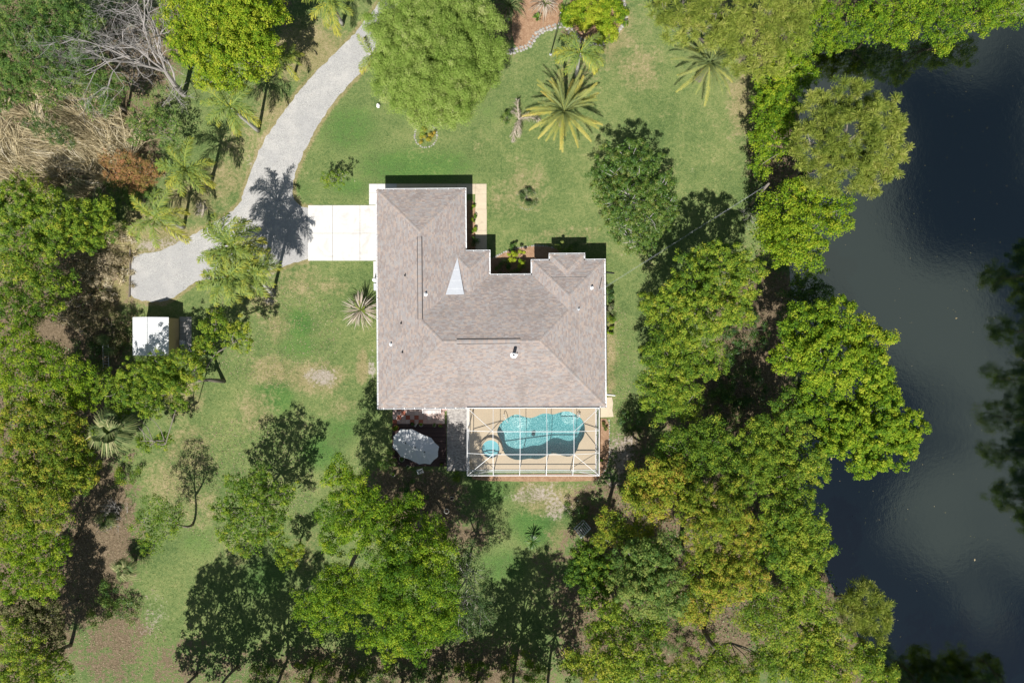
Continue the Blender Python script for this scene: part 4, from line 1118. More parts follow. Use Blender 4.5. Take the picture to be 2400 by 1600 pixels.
# ---- palms
def frond_mesh(Ln, elev, droop, nl, ll, wid, sweep=.7, hang=.35, tint0=.4, tipyellow=.25, mat='queen', plume=.3, start=.12, seed=0):
    r = np.random.default_rng(seed)
    K = 14; pts = [np.zeros(3)]; e = elev; ds = Ln/K; dirs = []
    side = r.normal(0,.06)
    az = 0
    for k in range(K):
        d = np.array([math.cos(e)*math.cos(az), math.cos(e)*math.sin(az), math.sin(e)]); dirs.append(d)
        pts.append(pts[-1]+d*ds); e -= droop/K*(.5+k/K); az += side/K*3
    pts = np.array(pts); dirs = np.array(dirs+[dirs[-1]])
    V, F, T = [], [], []
    for k in range(K):
        w0, w1 = .05*(1-k/K)+.012, .05*(1-(k+1)/K)+.012
        s0 = np.array([0,1,0])
        i = len(V); V += [pts[k]-s0*w0, pts[k]+s0*w0, pts[k+1]+s0*w1, pts[k+1]-s0*w1]; F.append((i,i+1,i+2,i+3)); T.append(min(1,tint0+.35))
    for j in range(nl):
        f = start+(1-start)*(j+.5)/nl; q = f*K; k = min(K-1,int(q)); p = pts[k]+(pts[k+1]-pts[k])*(q-k); d = dirs[k]
        l = ll*(math.sin(math.pi*(.18+.75*f))**.7)*r.uniform(.85,1.12)
        upv = np.cross(d, np.cross([0,0,1.0], d)); upv /= np.linalg.norm(upv)+1e-9
        for sg in (1,-1):
            lat = np.cross([0,0,1.0], d); lat = lat/(np.linalg.norm(lat)+1e-9)*sg
            v = lat*(1-plume*r.random())+d*sweep*r.uniform(.8,1.2)+upv*(plume*r.normal(0,1)+.15)
            v /= np.linalg.norm(v); mid = p+v*l*.55; tip = p+v*l+np.array([0,0,-hang*l*r.uniform(.7,1.3)])
            wv = np.cross(v, [0,0,1.0]); wv = wv/(np.linalg.norm(wv)+1e-9)*wid
            i = len(V); V += [p-wv*.5, p+wv*.5, mid+wv, mid-wv, tip+wv*.25, tip-wv*.25]
            tt = float(np.clip(tint0+tipyellow*f+r.normal(0,.1),0,1))
            F += [(i,i+1,i+2,i+3),(i+3,i+2,i+4,i+5)]; T += [tt, min(1,tt+.1)]
    me = bpy.data.meshes.new('frond'); V = np.array(V,np.float32); F = np.array(F,np.int32)
    me.vertices.add(len(V)); me.vertices.foreach_set("co", V.ravel()); me.loops.add(F.size); me.loops.foreach_set("vertex_index", F.ravel())
    me.polygons.add(len(F)); me.polygons.foreach_set("loop_start", np.arange(0,F.size,4,dtype=np.int32)); me.update(calc_edges=True)
    a = me.attributes.new("tint",'FLOAT','FACE'); a.data.foreach_set("value", np.array(T,np.float32)); me.materials.append(M[mat])
    return me

QF = [frond_mesh(3.2, math.radians(e), d, 34, .72, .03, .75, .45, t0, .25, 'queen', .5, .14, s) for s,(e,d,t0) in enumerate(((72,1.5,.5),(55,1.8,.45),(40,2.0,.5),(28,2.0,.55),(12,1.7,.7),(48,2.3,.4)))]
DF = [frond_mesh(4.1, math.radians(e), d, 46, .36, .018, 1.1, .05, t0, ty, 'date', .10, .06, 20+s) for s,(e,d,t0,ty) in enumerate(((75,.5,.2,.15),(58,.7,.2,.25),(42,.8,.25,.35),(26,.8,.3,.5),(10,.7,.4,.6),(-4,.6,.5,.6)))]
DG = [frond_mesh(4.1, math.radians(e), d, 44, .36, .018, 1.1, .05, t0, ty, 'date', .12, .06, 60+s) for s,(e,d,t0,ty) in enumerate(((75,.6,.1,.1),(58,.9,.1,.15),(42,1.0,.15,.15),(26,1.0,.2,.2),(10,.9,.25,.3),(-4,.6,.35,.4)))]
XF = [frond_mesh(2.4, math.radians(e), d, 44, .62, .016, .7, .5, .4, .2, 'deadfrond', .9, .05, 40+s) for s,(e,d) in enumerate(((30,1.9),(10,1.6),(50,2.4)))]

def place_fronds(root, meshes, top, n, order, scale=1.0, start=0.0, jitter=.25, name='frond'):
    g = 2.39996
    for k in range(n):
        f = k/max(1,n-1); o = bpy.data.objects.new(name, meshes[order(f)]); COL.objects.link(o); o.parent = root
        o.location = tuple(np.array(top)-OFF[root]); o.rotation_euler = (RNG.normal(0,.12), RNG.normal(0,.06), start+k*g+RNG.normal(0,jitter))
        s = scale*RNG.uniform(.85,1.1); o.scale = (s,s,s)

def queen_palm(label, crown, base, z, n=15, scale=1.0, rad=.16):
    b0 = P(*base); tp_ = P(crown[0],crown[1],z); root = thing('queen_palm', label, 'palm', b0, 'feathery queen palms around the garden')
    m = MB(); pts = []; rd = []
    for k in range(8):
        f = k/7; pts.append(b0+(tp_-b0)*np.array([f**1.15,f**1.15,f])+np.array([0,0,-.05])); rd.append(rad*(1.25-.45*f))
    m.tube(pts, rd, 10, .6); m.build('trunk', M['palmbark'], root, True)
    MB().tube([tp_-np.array([0,0,.5]), tp_+np.array([0,0,.25])], [rad*.9,.06], 8).build('crownshaft', M['queen'], root, True)
    place_fronds(root, QF, tp_, n, lambda f: min(5, int((f**.9)*4.99)) if RNG.random() < .8 else 5, scale)
    return root

def fan_leaf_mesh(r0, seg, mat, seed, droop=.4, t0=.5):
    r = np.random.default_rng(seed); V, F, T = [], [], []
    pet = .9*r0; V += [(0,-.02,0),(0,.02,0),(pet,.015,.25*pet),(pet,-.015,.25*pet)]; F.append((0,1,2,3)); T.append(.8)
    c = np.array([pet,0,.25*pet])
    for k in range(seg):
        a = -2.4+4.8*(k+.5)/seg; l = r0*(1-.18*abs(a)/2.4)*r.uniform(.9,1.08)
        d = np.array([math.cos(a), math.sin(a), -.05]); s = np.array([-math.sin(a), math.cos(a), 0])*r0*.062
        mid = c+d*l*.55+np.array([0,0,.06]); tip = c+d*l+np.array([0,0,-droop*l*r.uniform(.6,1.3)])
        i = len(V); V += [c-s*.15, c+s*.15, mid+s, mid-s, tip+s*.2, tip-s*.2]; tt = float(np.clip(t0+r.normal(0,.2),0,1))
        F += [(i,i+1,i+2,i+3),(i+3,i+2,i+4,i+5)]; T += [tt, min(1,tt+.2)]
    me = bpy.data.meshes.new('fan_leaf'); me.from_pydata([tuple(map(float,v)) for v in V], [], F)
    at = me.attributes.new("tint",'FLOAT','FACE'); at.data.foreach_set("value", np.array(T,np.float32)); me.materials.append(M[mat]); return me
FAN = [fan_leaf_mesh(1.0, 26, 'sabal', s, dr, t0) for s,(dr,t0) in enumerate(((.3,.4),(.6,.45),(.95,.55),(.7,.3)))]
def fan_palm(name, label, px, py, z, n, scale, base=None, group=None, meshes=None):
    tp_ = P(px,py,z); b0 = P(*base) if base else np.array([tp_[0],tp_[1],0]); root = thing(name, label, 'palm', b0, group)
    MB().tube([b0-np.array([0,0,.05]), (b0+tp_)/2, tp_], [.2,.17,.15], 9, .3).build('trunk', M['palmbark'], root, True)
    for k in range(n):
        o = bpy.data.objects.new('fan_leaf', (meshes or FAN)[RNG.integers(len(meshes or FAN))]); COL.objects.link(o); o.parent = root
        o.location = tuple(tp_-b0); f = k/n; o.rotation_euler = (RNG.normal(0,.5), -1.0+1.5*f+RNG.normal(0,.3), k*2.4+RNG.normal(0,.3)); s = scale*RNG.uniform(.6,1.2); o.scale = (s,s,s)
    return root

def star_plant(name, label, px, py, r, z, n, mat, w=.05, hang=.35, t0=.5, elev=(0,70), group=None, core=None, cat='plant'):
    """Rosette of narrow arching leaves."""
    c = P(px,py,z); root = thing(name, label, cat, (c[0],c[1],0), group); R_ = Rm(r,z)
    V, F, T = [], [], []
    for k in range(n):
        a = RNG.uniform(0,6.283); e = math.radians(RNG.uniform(*elev)); l = R_*RNG.uniform(.75,1.15)/max(.45,math.cos(e)*.6+.4)
        d = np.array([math.cos(a)*math.cos(e), math.sin(a)*math.cos(e), math.sin(e)]); s = np.array([-math.sin(a), math.cos(a), 0])*w
        p0 = c.copy(); p1 = c+d*l*.5; p2 = c+d*l*.8+np.array([0,0,-hang*l*.25]); p3 = c+d*l+np.array([0,0,-hang*l*.6])
        for q in (p1,p2,p3): q[2] = max(q[2], .04)
        i = len(V); V += [p0-s*.4,p0+s*.4,p1+s,p1-s,p2+s*.8,p2-s*.8,p3+s*.15,p3-s*.15]; tt = float(np.clip(t0+RNG.normal(0,.2),0,1))
        F += [(i,i+1,i+2,i+3),(i+3,i+2,i+4,i+5),(i+5,i+4,i+6,i+7)]; T += [tt]*3
    np_mesh('leaves', V, F, M[mat], root, T)
    MB().tube([(c[0],c[1],-.05),(c[0],c[1],z)], .12, 8, .3).build('stem', M['palmbark'], root)
    if core: 
        V, F, T = [], [], []
        for k in range(26):
            a = RNG.uniform(0,6.283); e = math.radians(RNG.uniform(25,80)); l = R_*.55*RNG.uniform(.6,1.1); d = np.array([math.cos(a)*math.cos(e), math.sin(a)*math.cos(e), math.sin(e)]); s = np.array([-math.sin(a), math.cos(a), 0])*w
            p0 = c+np.array([0,0,.1]); i = len(V); V += [p0-s*.4,p0+s*.4,p0+d*l+s,p0+d*l-s]; F.append((i,i+1,i+2,i+3)); T.append(RNG.uniform(.2,.9))
        np_mesh('young_leaves', V, F, M[core], root, T)
    return root

# ---------------------------------------------------------------- the palms of the garden
queen_palm('queen palm at the top edge left of the big cedar', (776,6), (803,58), 4.9, 13, .95)
queen_palm('short yellowish queen palm left of the upper gravel drive', (667,146), (690,177), 3.6, 12, .72, .13)
queen_palm('queen palm left of the drive with a leaning pale trunk', (538,250), (606,308), 7.0, 14, .95)
queen_palm('queen palm midway down the row left of the gravel drive', (434,396), (497,423), 5.9, 14, 1.0)
queen_palm('lowest queen palm of the row above the gravel parking area', (366,512), (431,533), 5.3, 11, 1.15)
queen_palm('upper palm of the dense trio beside the concrete apron', (543,578), (622,640), 8.4, 22, 1.12)
queen_palm('lower left palm of the dense trio beside the concrete apron', (540,650), (612,678), 7.4, 22, 1.1)
queen_palm('lower right palm of the dense trio beside the concrete apron', (592,632), (640,690), 7.0, 20, 1.05)
queen_palm('slender queen palm with white trunk above the large date palm', (1360,122), (1350,180), 6.2, 12, .9, .15)
queen_palm('small palm half hidden under the cedar beside the drive', (872,128), (880,140), 3.0, 9, .75, .1)
for lb_, cpx, cpy, z, n, sc in (('large yellow tipped date palm on the front lawn', 1322, 262, 3.3, 52, .98), ('green date palm on the upper right lawn', 1662, 150, 3.6, 38, .92)):
    b0 = P(cpx, cpy, z); b0 = np.array([b0[0], b0[1], 0]); root = thing('date_palm', lb_, 'palm', b0, 'stout date palms on the front lawn')
    MB().lathe((b0[0],b0[1],-.05), [(.55,0),(.48,.6),(.45,z*.6),(.55,z*.82),(.3,z-.12),(.02,z-.02)], 14).build('trunk', M['bark'], root, True)
    place_fronds(root, DF if 'yellow' in lb_ else DG, (b0[0],b0[1],z), n, lambda f: min(5,int(f*5.99)), sc, RNG.uniform(0,6), .12)
fan_palm('sabal_palm', 'fan leaved sabal palm at the edge of the left hand woods', 272, 1012, 6.5, 30, 1.25, (330,990))
fan_palm('sabal_palm', 'young fan palm on the leaf litter at lower left', 292, 1332, 2.0, 15, .75)
fan_palm('saw_palmetto', 'small palmetto on the bare litter left of the lawn', 248, 1216, .8, 9, .7)
fan_palm('saw_palmetto', 'palmetto with curled leaves in the scrub above the ladder', 262, 800, 1.0, 9, .8)
star_plant('dead_sago', 'silvery dried sago palm against the left house wall', 846, 727, 46, 1.2, 95, 'deadfrond', .035, .5, .55, (-5,45), None, 'queen')
star_plant('sago_palm', 'small dark sago palm alone on the lower lawn', 1248, 1268, 22, .8, 40, 'deep', .04, .4, .4, (0,60), None, None)
star_plant('ponytail_plant', 'pale dried grassy plant at the top edge beside the lime shrubs', 1276, 10, 34, 1.3, 90, 'deadfrond', .03, 1.0, .5, (0,70), None, 'queen')
star_plant('ponytail_plant', 'drooping dark strappy plant at the top edge touching the cedar', 1192, 14, 42, 1.6, 90, 'sabal', .03, 1.0, .45, (0,70), None, None)
star_plant('agave', 'small green agave in the orange mulch', 1260, 42, 12, .4, 26, 'deep', .05, .2, .6, (10,70), None, None)
root = thing('dying_palm', 'collapsed palm with dry tan fronds beside the large date palm', 'palm', P(1216,288,0))
MB().tube([P(1216,288,-.05), P(1216,288,1.0)], .14, 8, .3).build('trunk', M['palmbark'], root, True)
for az, me_, s in ((1.75,0,1.05),(.25,1,1.1),(-1.9,1,1.05),(-1.6,2,.9),(2.3,2,.6),(.7,0,.6)):
    o = bpy.data.objects.new('frond', XF[me_]); COL.objects.link(o); o.parent = root; o.location = (0,0,1.0); o.rotation_euler = (RNG.normal(0,.15),0,az); o.scale = (s,s,s)
shrub('bush', 'small glossy bush beside the collapsed palm', 1190, 278, 17, .9, 'deep', 50, .15)

# ---------------------------------------------------------------- broadleaf trees
G_E = 'leafy oaks right of the house'; G_L = 'yellow green trees along the left edge'; G_S = 'oaks in the lower right wood'; G_P = 'trees overhanging the pond'
tree('magnolia', 'dense dark green rounded tree on the right front lawn', [(1440,405,62,4.2),(1505,400,62,4.6),(1478,360,45,4.4),(1545,440,48,4.2),(1420,460,45,3.8),(1480,465,70,4.6),(1520,520,55,4.2),(1450,530,42,3.4),(1500,565,40,3.0),(1560,490,40,3.8)], 'deep', None, .2, .42, 3.6, 56, .18, .45, .6, .14, None, .72, 'palebark', 14, fill=30, barkt=.8)
tree('oak_tree', 'broad oak right of the house whose shadow covers the lawn', [(1690,625,68,9),(1745,650,52,8.5),(1620,665,65,9.5),(1555,725,55,8.5),(1640,740,75,9.5),(1720,720,48,8)], 'oak', (1650,700), .3, .6, 3.6, 50, group=G_E, bias=.55)
tree('oak_tree', 'oak just below the broad oak beside the back corner of the house', [(1560,815,62,8.5),(1625,830,58,8.5),(1530,890,42,7.5),(1590,895,62,8),(1545,945,42,7),(1665,850,40,8),(1610,950,36,6.5)], 'oak', (1560,880), .28, .58, 3.6, 50, group=G_E, bias=.52)
tree('oak_tree', 'upper bright tree spreading over the pond', [(1890,765,68,10),(1960,760,62,10.5),(2030,800,58,10),(1850,830,50,9),(1930,840,78,11),(2020,870,70,10.5),(2060,900,40,9.5)], 'lime', (1880,820), .33, .62, 3.6, 52, group=G_P, bias=.5)
tree('oak_tree', 'lower bright tree reaching furthest over the pond', [(2050,960,70,10),(2110,1000,52,9.5),(2000,1010,68,10.5),(1930,940,60,10),(2060,1060,56,9),(2020,1085,38,8.5),(2120,1030,40,9),(1950,1020,45,9)], 'lime', (1890,960), .33, .62, 3.6, 52, group=G_P, bias=.5)
tree('oak_tree', 'tree filling the bank left of the lower bright pond tree', [(1860,950,50,9),(1830,1010,50,8.5),(1880,1060,60,9),(1820,1080,50,8),(1910,1100,40,8)], 'oak', None, .28, .6, 3.4, 48, group=G_P, bias=.5)
tree('bank_tree', 'bushy tree on the bank beneath the round pine', [(1820,490,52,6.5),(1880,460,50,6.5),(1950,470,46,6.5),(1900,530,60,7),(1840,570,58,7),(1960,520,35,6),(1800,540,42,6),(1890,600,45,6)], 'lime', (1840,560), .2, .7, 2.8, 46, group=G_P, bias=.48)
tree('bank_tree', 'upright leafy tree on the bank left of the round pine', [(1810,200,50,5),(1850,160,42,5),(1800,260,50,5),(1880,180,36,4.5),(1840,240,50,5),(1790,330,42,4.5),(1830,310,45,5),(1780,390,30,4)], 'lime', (1810,280), .18, .65, 3.0, 46, group=G_P, bias=.42)
tree('bank_tree', 'shaded dark tree on the bank between the bright crowns', [(1920,690,40,4),(1880,680,40,4),(1860,720,40,4)], 'deep', None, .12, .55, 2.8, 44, .19, group=G_P, bias=.4)
tree('bank_tree', 'thin pale sapling on the shaded bank', [(1870,660,20,3.5)], 'lime', None, .06, .35, 4, 30, .18, group=G_P, bias=.6)
for i, (lb_, lo) in enumerate((('thicket of yellow green shrubs at the left end of the far pond shore', [(1880,115,42,3.5),(1920,70,55,4.5),(1970,90,42,4),(1940,20,50,4.5),(1870,60,40,4)]),
        ('thicket in the middle of the far pond shore', [(2030,60,55,4.5),(2090,70,42,4),(2060,10,55,4.5),(2130,40,50,4.5),(2110,95,24,3)]),
        ('thicket at the right end of the far pond shore', [(2200,60,50,4.5),(2210,100,30,3.5),(2270,30,55,4.5),(2180,10,50,4.5),(2340,25,50,4.5),(2400,20,50,4.5),(2310,55,34,3.5)]))):
    tree('shore_thicket', lb_, lo, 'lime', None, .12, .6, 3.0, 46, .2, .6, .65, .1, 'thickets along the far pond shore', .46)
pine('pine_tree', 'round crowned pine leaning out over the pond', [(1990,235,58,9),(1925,265,60,9),(2060,290,62,9.5),(1990,320,85,10.5),(1900,340,60,9),(2070,360,58,9),(1985,400,62,9),(1920,400,48,8.5),(2040,420,42,8.5)], (1900,400), 4.2, 90, .46, .25, .5, .04, .5)
pine('pine_tree', 'open yellowish pine at the top edge above the green date palm', [(1600,10,62,9),(1680,30,70,10),(1640,70,55,9),(1560,30,42,8),(1720,80,55,9),(1590,80,40,8)], (1660,100), 3.6, 80, .46, .22, .45, .08, .52)
pine('pine_tree', 'open yellowish pine at the top edge nearest the pond', [(1790,30,70,10),(1840,80,60,9.5),(1770,100,58,9.5),(1850,20,60,10),(1800,150,45,8.5),(1740,140,40,8.5)], (1760,130), 3.6, 80, .46, .22, .45, .08, .5)
pine('pine_tree', 'shaggy pine at the lower right edge of the wood over the pond', [(2030,1410,48,8),(1990,1440,40,7.5),(2050,1450,42,7.5),(2035,1490,42,7),(1990,1400,30,7),(2010,1370,22,7)], (1960,1400), 3.8, 80, .5, .2, .5, .06, .5)
# big cedar
tree('cedar_tree', 'huge round fluffy cedar above the front lawn', [(1015,150,92,7.5),(940,110,70,7),(1090,120,82,7.5),(960,200,72,6.5),(1070,210,72,6.5),(1010,245,50,5.5),(1000,50,85,7.5),(920,60,60,6.5),(1110,50,62,7),(1140,130,42,6),(1130,190,36,5.5),(905,160,36,5.5),(990,275,28,4.5),(1050,262,36,4.8),(1080,255,25,4.5)], 'cedar', (1015,230), .4, 1.0, 2.6, 170, .22, .34, .75, .0, None, .5, 'palebark', 4, fill=120)
# upper left
tree('maple_tree', 'bright yellow green tree at the top left of the drive', [(430,40,55,8),(500,30,70,9),(570,50,62,9),(450,110,55,8.5),(520,110,62,9),(590,100,52,8),(540,165,48,8),(490,180,36,7.5),(560,0,60,9),(625,130,36,7),(640,30,42,7),(600,170,25,6.5)], 'lime', (520,170), .3, .58, 3.8, 50, .22, .62, .7, .06, None, .56)
tree('woodland_tree', 'cool green tree filling the top left corner', [(50,50,80,8),(130,40,70,8.5),(60,130,80,8),(150,120,60,8),(190,60,50,8),(20,200,60,7)], 'cool', None, .25, .58, 3.6, 50, .2, bias=.5)
tree('woodland_tree', 'green tree beneath the bare branches at upper left', [(190,180,50,6.5),(130,200,48,6.5),(230,230,45,6),(260,205,40,6),(250,250,30,5)], 'cool', None, .18, .65, 2.6, 44, .19, bias=.58)
tree('woodland_tree', 'light green bush between the bare tree and the palms', [(340,270,42,3.5),(390,290,38,3.2),(330,310,30,3),(405,330,30,3)], 'cool', None, .1, .5, 2.6, 38, .18, hole=.2, bias=.62)
# left edge
for lb_, mat, bias, lo in (
  ('yellow green tree on the left edge below the dry cane', 'oak', .62, [(50,480,60,6.5),(120,500,60,6.5),(190,520,50,6),(240,500,40,5.5),(60,560,60,6.5),(140,570,48,6),(220,560,36,5)]),
  ('tree on the left edge level with the concrete apron', 'oak', .58, [(40,650,60,6.5),(100,640,48,6),(40,730,60,6.5),(110,720,40,5.5),(160,660,34,4.5)]),
  ('sunlit tree on the left edge level with the shed', 'lime', .45, [(40,820,66,7.5),(110,840,55,7),(170,880,55,7),(60,900,60,7.5),(130,930,55,7),(200,930,40,6)]),
  ('tree with rusty tips on the left edge beside the sabal palm', 'oak_gold', .58, [(50,990,60,8),(120,1000,60,8),(180,1010,45,7),(70,1060,66,8),(150,1080,60,7.5)]),
  ('yellowest tree on the left edge', 'oak_gold', .62, [(60,1130,66,8),(130,1140,60,8),(190,1120,45,7),(200,1080,38,6.5),(30,1190,60,8),(110,1200,55,7.5)]),
  ('tree on the left edge above the brown clearing', 'lime', .45, [(50,1270,62,7.5),(120,1290,48,7),(40,1350,60,7.5),(110,1360,48,7)]),
  ('grey twiggy tree low on the left edge', 'scrub', .3, [(100,1440,50,5.5),(60,1420,50,6),(120,1500,42,5)]),
  ('tree in the bottom left corner', 'oak', .62, [(40,1500,62,7),(60,1570,62,7),(130,1570,45,6),(20,1620,60,7)])):
    tree('edge_tree', lb_, lo, mat, None, .22, .58, 3.4, 48, .21, group=G_L, bias=bias)
tree('leaning_oak', 'leaning oak with bare grey limbs beside the shed', [(560,785,40,5),(505,760,38,5.5),(440,842,40,6),(380,858,46,6.5),(330,880,50,6.5),(300,910,45,6.5),(345,935,45,6.5),(400,890,40,6),(280,950,30,6),(485,808,34,5.5),(420,950,24,5),(385,1030,24,4),(340,1040,22,4),(450,870,34,6.5),(420,905,36,6.5),(370,900,40,7),(250,900,36,6)], 'oak', (527,893), .26, .55, 3.0, 42, .19, hole=.12, bias=.6, bark='bark', twigs=4, limbs=False, extra=[(((527,893,-.1),(490,890,1.6),(452,893,3.6)),.28),(((452,893,3.6),(418,905,4.6),(360,938,5.6)),.2),(((440,897,4.0),(465,870,5.2),(462,855,6.0)),.15),(((452,893,3.6),(480,868,4.8),(505,828,5.8)),.12),(((420,905,4.6),(412,960,5.0),(388,1040,5.2)),.09)])
# lower left lawn
tree('small_oak', 'sparse tree on the lower lawn beside its own shadow', [(560,1150,48,6.5),(610,1170,50,7),(650,1200,38,6.5),(570,1210,48,6.5),(540,1250,34,6),(620,1230,38,6.5),(600,1120,40,7),(670,1155,34,7),(590,1275,40,6),(650,1260,30,6),(520,1190,30,6)], 'oak', (640,1160), .16, .5, 2.8, 38, .18, hole=.2, bias=.5)
tree('small_oak', 'slim tree at the left end of the lower lawn', [(370,1190,36,6.0),(345,1230,40,6),(395,1230,36,5.8),(360,1270,34,5.5),(420,1200,24,5)], 'oak', (452,1228), .14, .5, 2.8, 36, .18, hole=.2, bias=.52)
tree('small_oak', 'small bright tree alone on the lower lawn', [(672,1305,30,3.2),(695,1290,22,3.2)], 'oak', None, .1, .42, 4.5, 40, .19, hole=.05, bias=.66)
# tall oak group below the patio
tree('tall_oak', 'upper left crown of the tall oaks below the patio', [(795,1110,40,9),(830,1150,46,9.5),(790,1200,50,9),(870,1190,52,10),(900,1240,46,10),(840,1240,50,10),(780,1260,38,9),(960,1190,40,9),(930,1200,36,9)], 'lime', (960,1190), .34, .58, 3.6, 50, .21, bias=.46, group='tall oaks below the patio')
tree('tall_oak', 'widest crown of the tall oaks below the patio', [(960,1290,62,11),(1020,1300,52,11),(900,1340,60,11.5),(960,1370,70,12),(1030,1370,58,11.5),(1010,1440,62,11.5),(930,1440,60,11.5),(890,1400,50,11),(980,1500,46,11),(920,1510,40,10.5),(860,1490,30,10),(1050,1460,40,11),(1010,1250,42,10)], 'lime', (985,1200), .38, .62, 3.6, 52, .22, bias=.5, group='tall oaks below the patio')
tree('tall_oak', 'lower left crown of the tall oaks below the patio', [(770,1380,52,10.5),(720,1420,42,10),(800,1420,56,11),(760,1450,42,10),(840,1380,46,11),(800,1350,42,10)], 'lime', (860,1260), .28, .6, 3.6, 50, .21, bias=.47, group='tall oaks below the patio')
tree('vine_covered_tree', 'dull grey green vine draped tree right of the tall oaks', [(1090,1290,36,7),(1110,1340,46,8),(1100,1400,50,8.5),(1120,1440,46,8),(1080,1460,40,8),(1060,1340,30,8)], 'vine', None, .16, .6, 2.8, 50, .17, .5, .7, .12, None, .6, 'palebark', 16)
shrub('understory_bush', 'dark low bush in the shade beneath the tall oaks', 960, 1165, 40, 1.3, 'deep', 46, .17, 3.0, None, .4)
shrub('understory_bush', 'leafy bush at the foot of the deck planters', 905, 1075, 26, 1.2, 'deep', 50, .16, 4, None, .6)
# lower right wood
for lb_, mat, bias, lo in (
  ('golden tipped crown at the upper left of the lower right wood', 'oak_gold', .66, [(1500,1130,44,8),(1560,1110,52,9),(1600,1150,52,9.5),(1530,1180,46,9),(1480,1160,30,8)]),
  ('dark crown right of the sandy clearing near the enclosure', 'oak', .38, [(1600,1040,48,8),(1660,1020,48,8.5),(1640,1080,48,9),(1700,1060,48,9),(1560,1060,36,7.5)]),
  ('crown between the dark gap and the pond bank', 'oak', .5, [(1760,1060,50,9.5),(1790,1010,46,9),(1820,1120,52,9.5),(1750,1120,55,10),(1870,1150,46,9)]),
  ('golden crown in the heart of the lower right wood', 'oak_gold', .66, [(1640,1190,56,10.5),(1700,1200,60,11),(1660,1250,58,11),(1740,1250,52,10.5),(1720,1150,48,10)]),
  ('tall crown on the pond edge of the lower right wood', 'oak', .56, [(1830,1210,58,10.5),(1890,1230,50,10),(1850,1280,60,10.5),(1800,1290,50,10.5),(1920,1280,42,9.5),(1880,1340,50,10)]),
  ('pale green crown in the middle of the lower right wood', 'cool', .68, [(1490,1310,50,10),(1540,1350,60,11),(1500,1390,56,11),(1570,1400,50,11),(1550,1290,46,10.5),(1470,1360,40,10)]),
  ('orange flecked crown left of the tall pond edge crown', 'oak_gold', .6, [(1640,1340,60,11),(1700,1360,62,11.5),(1650,1400,55,11),(1720,1310,52,11),(1760,1350,42,11),(1620,1430,36,10)]),
  ('crown over the brown opening in the lower right wood', 'oak', .5, [(1790,1410,52,10),(1850,1420,50,10),(1820,1470,50,10),(1760,1450,38,9.5),(1890,1380,45,10)]),
  ('sprawling crown at the bottom edge near the pond', 'oak', .6, [(1910,1440,46,9),(1940,1500,52,9),(1890,1520,52,9),(1960,1560,58,9),(1890,1580,52,9),(2030,1540,44,8.5),(2060,1590,46,8),(1830,1550,42,8.5)]),
  ('spotlit crown at the lower left corner of the wood above the garden seat', 'oak_gold', .56, [(1430,1220,36,7),(1460,1250,36,7.5),(1410,1260,24,6.5),(1500,1240,34,8)]),
  ('dim low crown behind the garden seat', 'oak', .34, [(1380,1300,42,5),(1360,1340,36,5),(1410,1340,42,5.5),(1390,1390,42,6)]),
  ('bottom edge crown left of the brown opening', 'oak', .58, [(1460,1540,52,10),(1400,1560,46,9.5),(1350,1560,40,9),(1520,1560,52,10),(1440,1600,52,10),(1580,1590,46,10)]),
  ('shaded crown above the bottom edge crown', 'oak', .40, [(1430,1440,42,8.5),(1480,1470,42,9),(1400,1480,36,8),(1530,1470,36,9)]),
  ('crown at the bottom edge right of the brown opening', 'oak', .46, [(1690,1560,46,9),(1740,1590,46,9),(1790,1540,40,8.5),(1640,1590,42,9)])):
    tree('oak_tree', lb_, lo, mat, None, .26, .6, 3.4, 48, .215, group=G_S, bias=bias+.05, hole=.07, fill=40)
# out of frame to the south: the crowns whose shadows reach the lawn and which the pond mirrors
for i, (gx_, zs) in enumerate(((470,(5,7,9,11,12.5)),(560,(6,8,10,12.5,13.5)),(650,(5,7,9.5,11.5,13)),(730,(5,7,9,10.5)),(830,(5,6.5,8,9)),(930,(5,6.5,8)),(1030,(5,6.5,8)),(1120,(5,7,8.5,10)),(1200,(6,8,10,12,13)),(1280,(5,8,10,11.5,12.5)))):
    lo = []
    for z in zs:
        for s_ in (-1, 1):
            k = H/(H-z); r_ = RNG.uniform(34, 50)
            lo.append((1200+(gx_+s_*RNG.uniform(12,38)-1200)*k, 1618+r_*k+RNG.uniform(4,26), r_*1.05, z))
    tree('unseen_southern_tree', '%s tree of the row hidden below the picture' % ('first','second','third','fourth','fifth','sixth','seventh','eighth','ninth','tenth')[i], lo, 'oak', None, .16, .7, 2.0, 34, .30, hole=.2, group='trees standing just below the picture', fill=12)
for i, y in enumerate((620, 770, 900, 1010, 1120, 1240)):
    x = (2580, 2605, 2585, 2565, 2580, 2600)[i]; c_ = P(x, y, 0); k = H/(H-9.0)
    px, py = 1200+(x-1200)*k, 800+(y-800)*k
    tree('far_bank_tree', 'tree off the right edge mirrored in the pond, level with %s' % ('the concrete apron','the roof ridge','the back eave','the pool','the enclosure foot','the garden seat')[i], [(px,py,72,9),(px+20,py-60,62,9.5),(px+10,py+65,62,9),(px-5,py,50,11.5),(px+5,py-30,50,7),(px+5,py+30,50,7)], 'oak', None, .25, .8, 1.8, 34, .32, fill=14, group='trees on the far right bank')
for i, x in enumerate((2150, 2260, 2360, 2460)):
    y = 1700; k = H/(H-10.0); px, py = 1200+(x-1200)*k, 800+(y-800)*k
    tree('near_bank_tree', '%s of four trees mirrored in the bottom right corner of the pond' % ('leftmost','second from left','third from left','rightmost')[i], [(px,py,62,10),(px-50,py+10,52,10),(px+50,py,52,10.5),(px,py-10,42,12)], 'oak', None, .25, .8, 1.8, 34, .32, fill=14, group='trees on the lower bank')

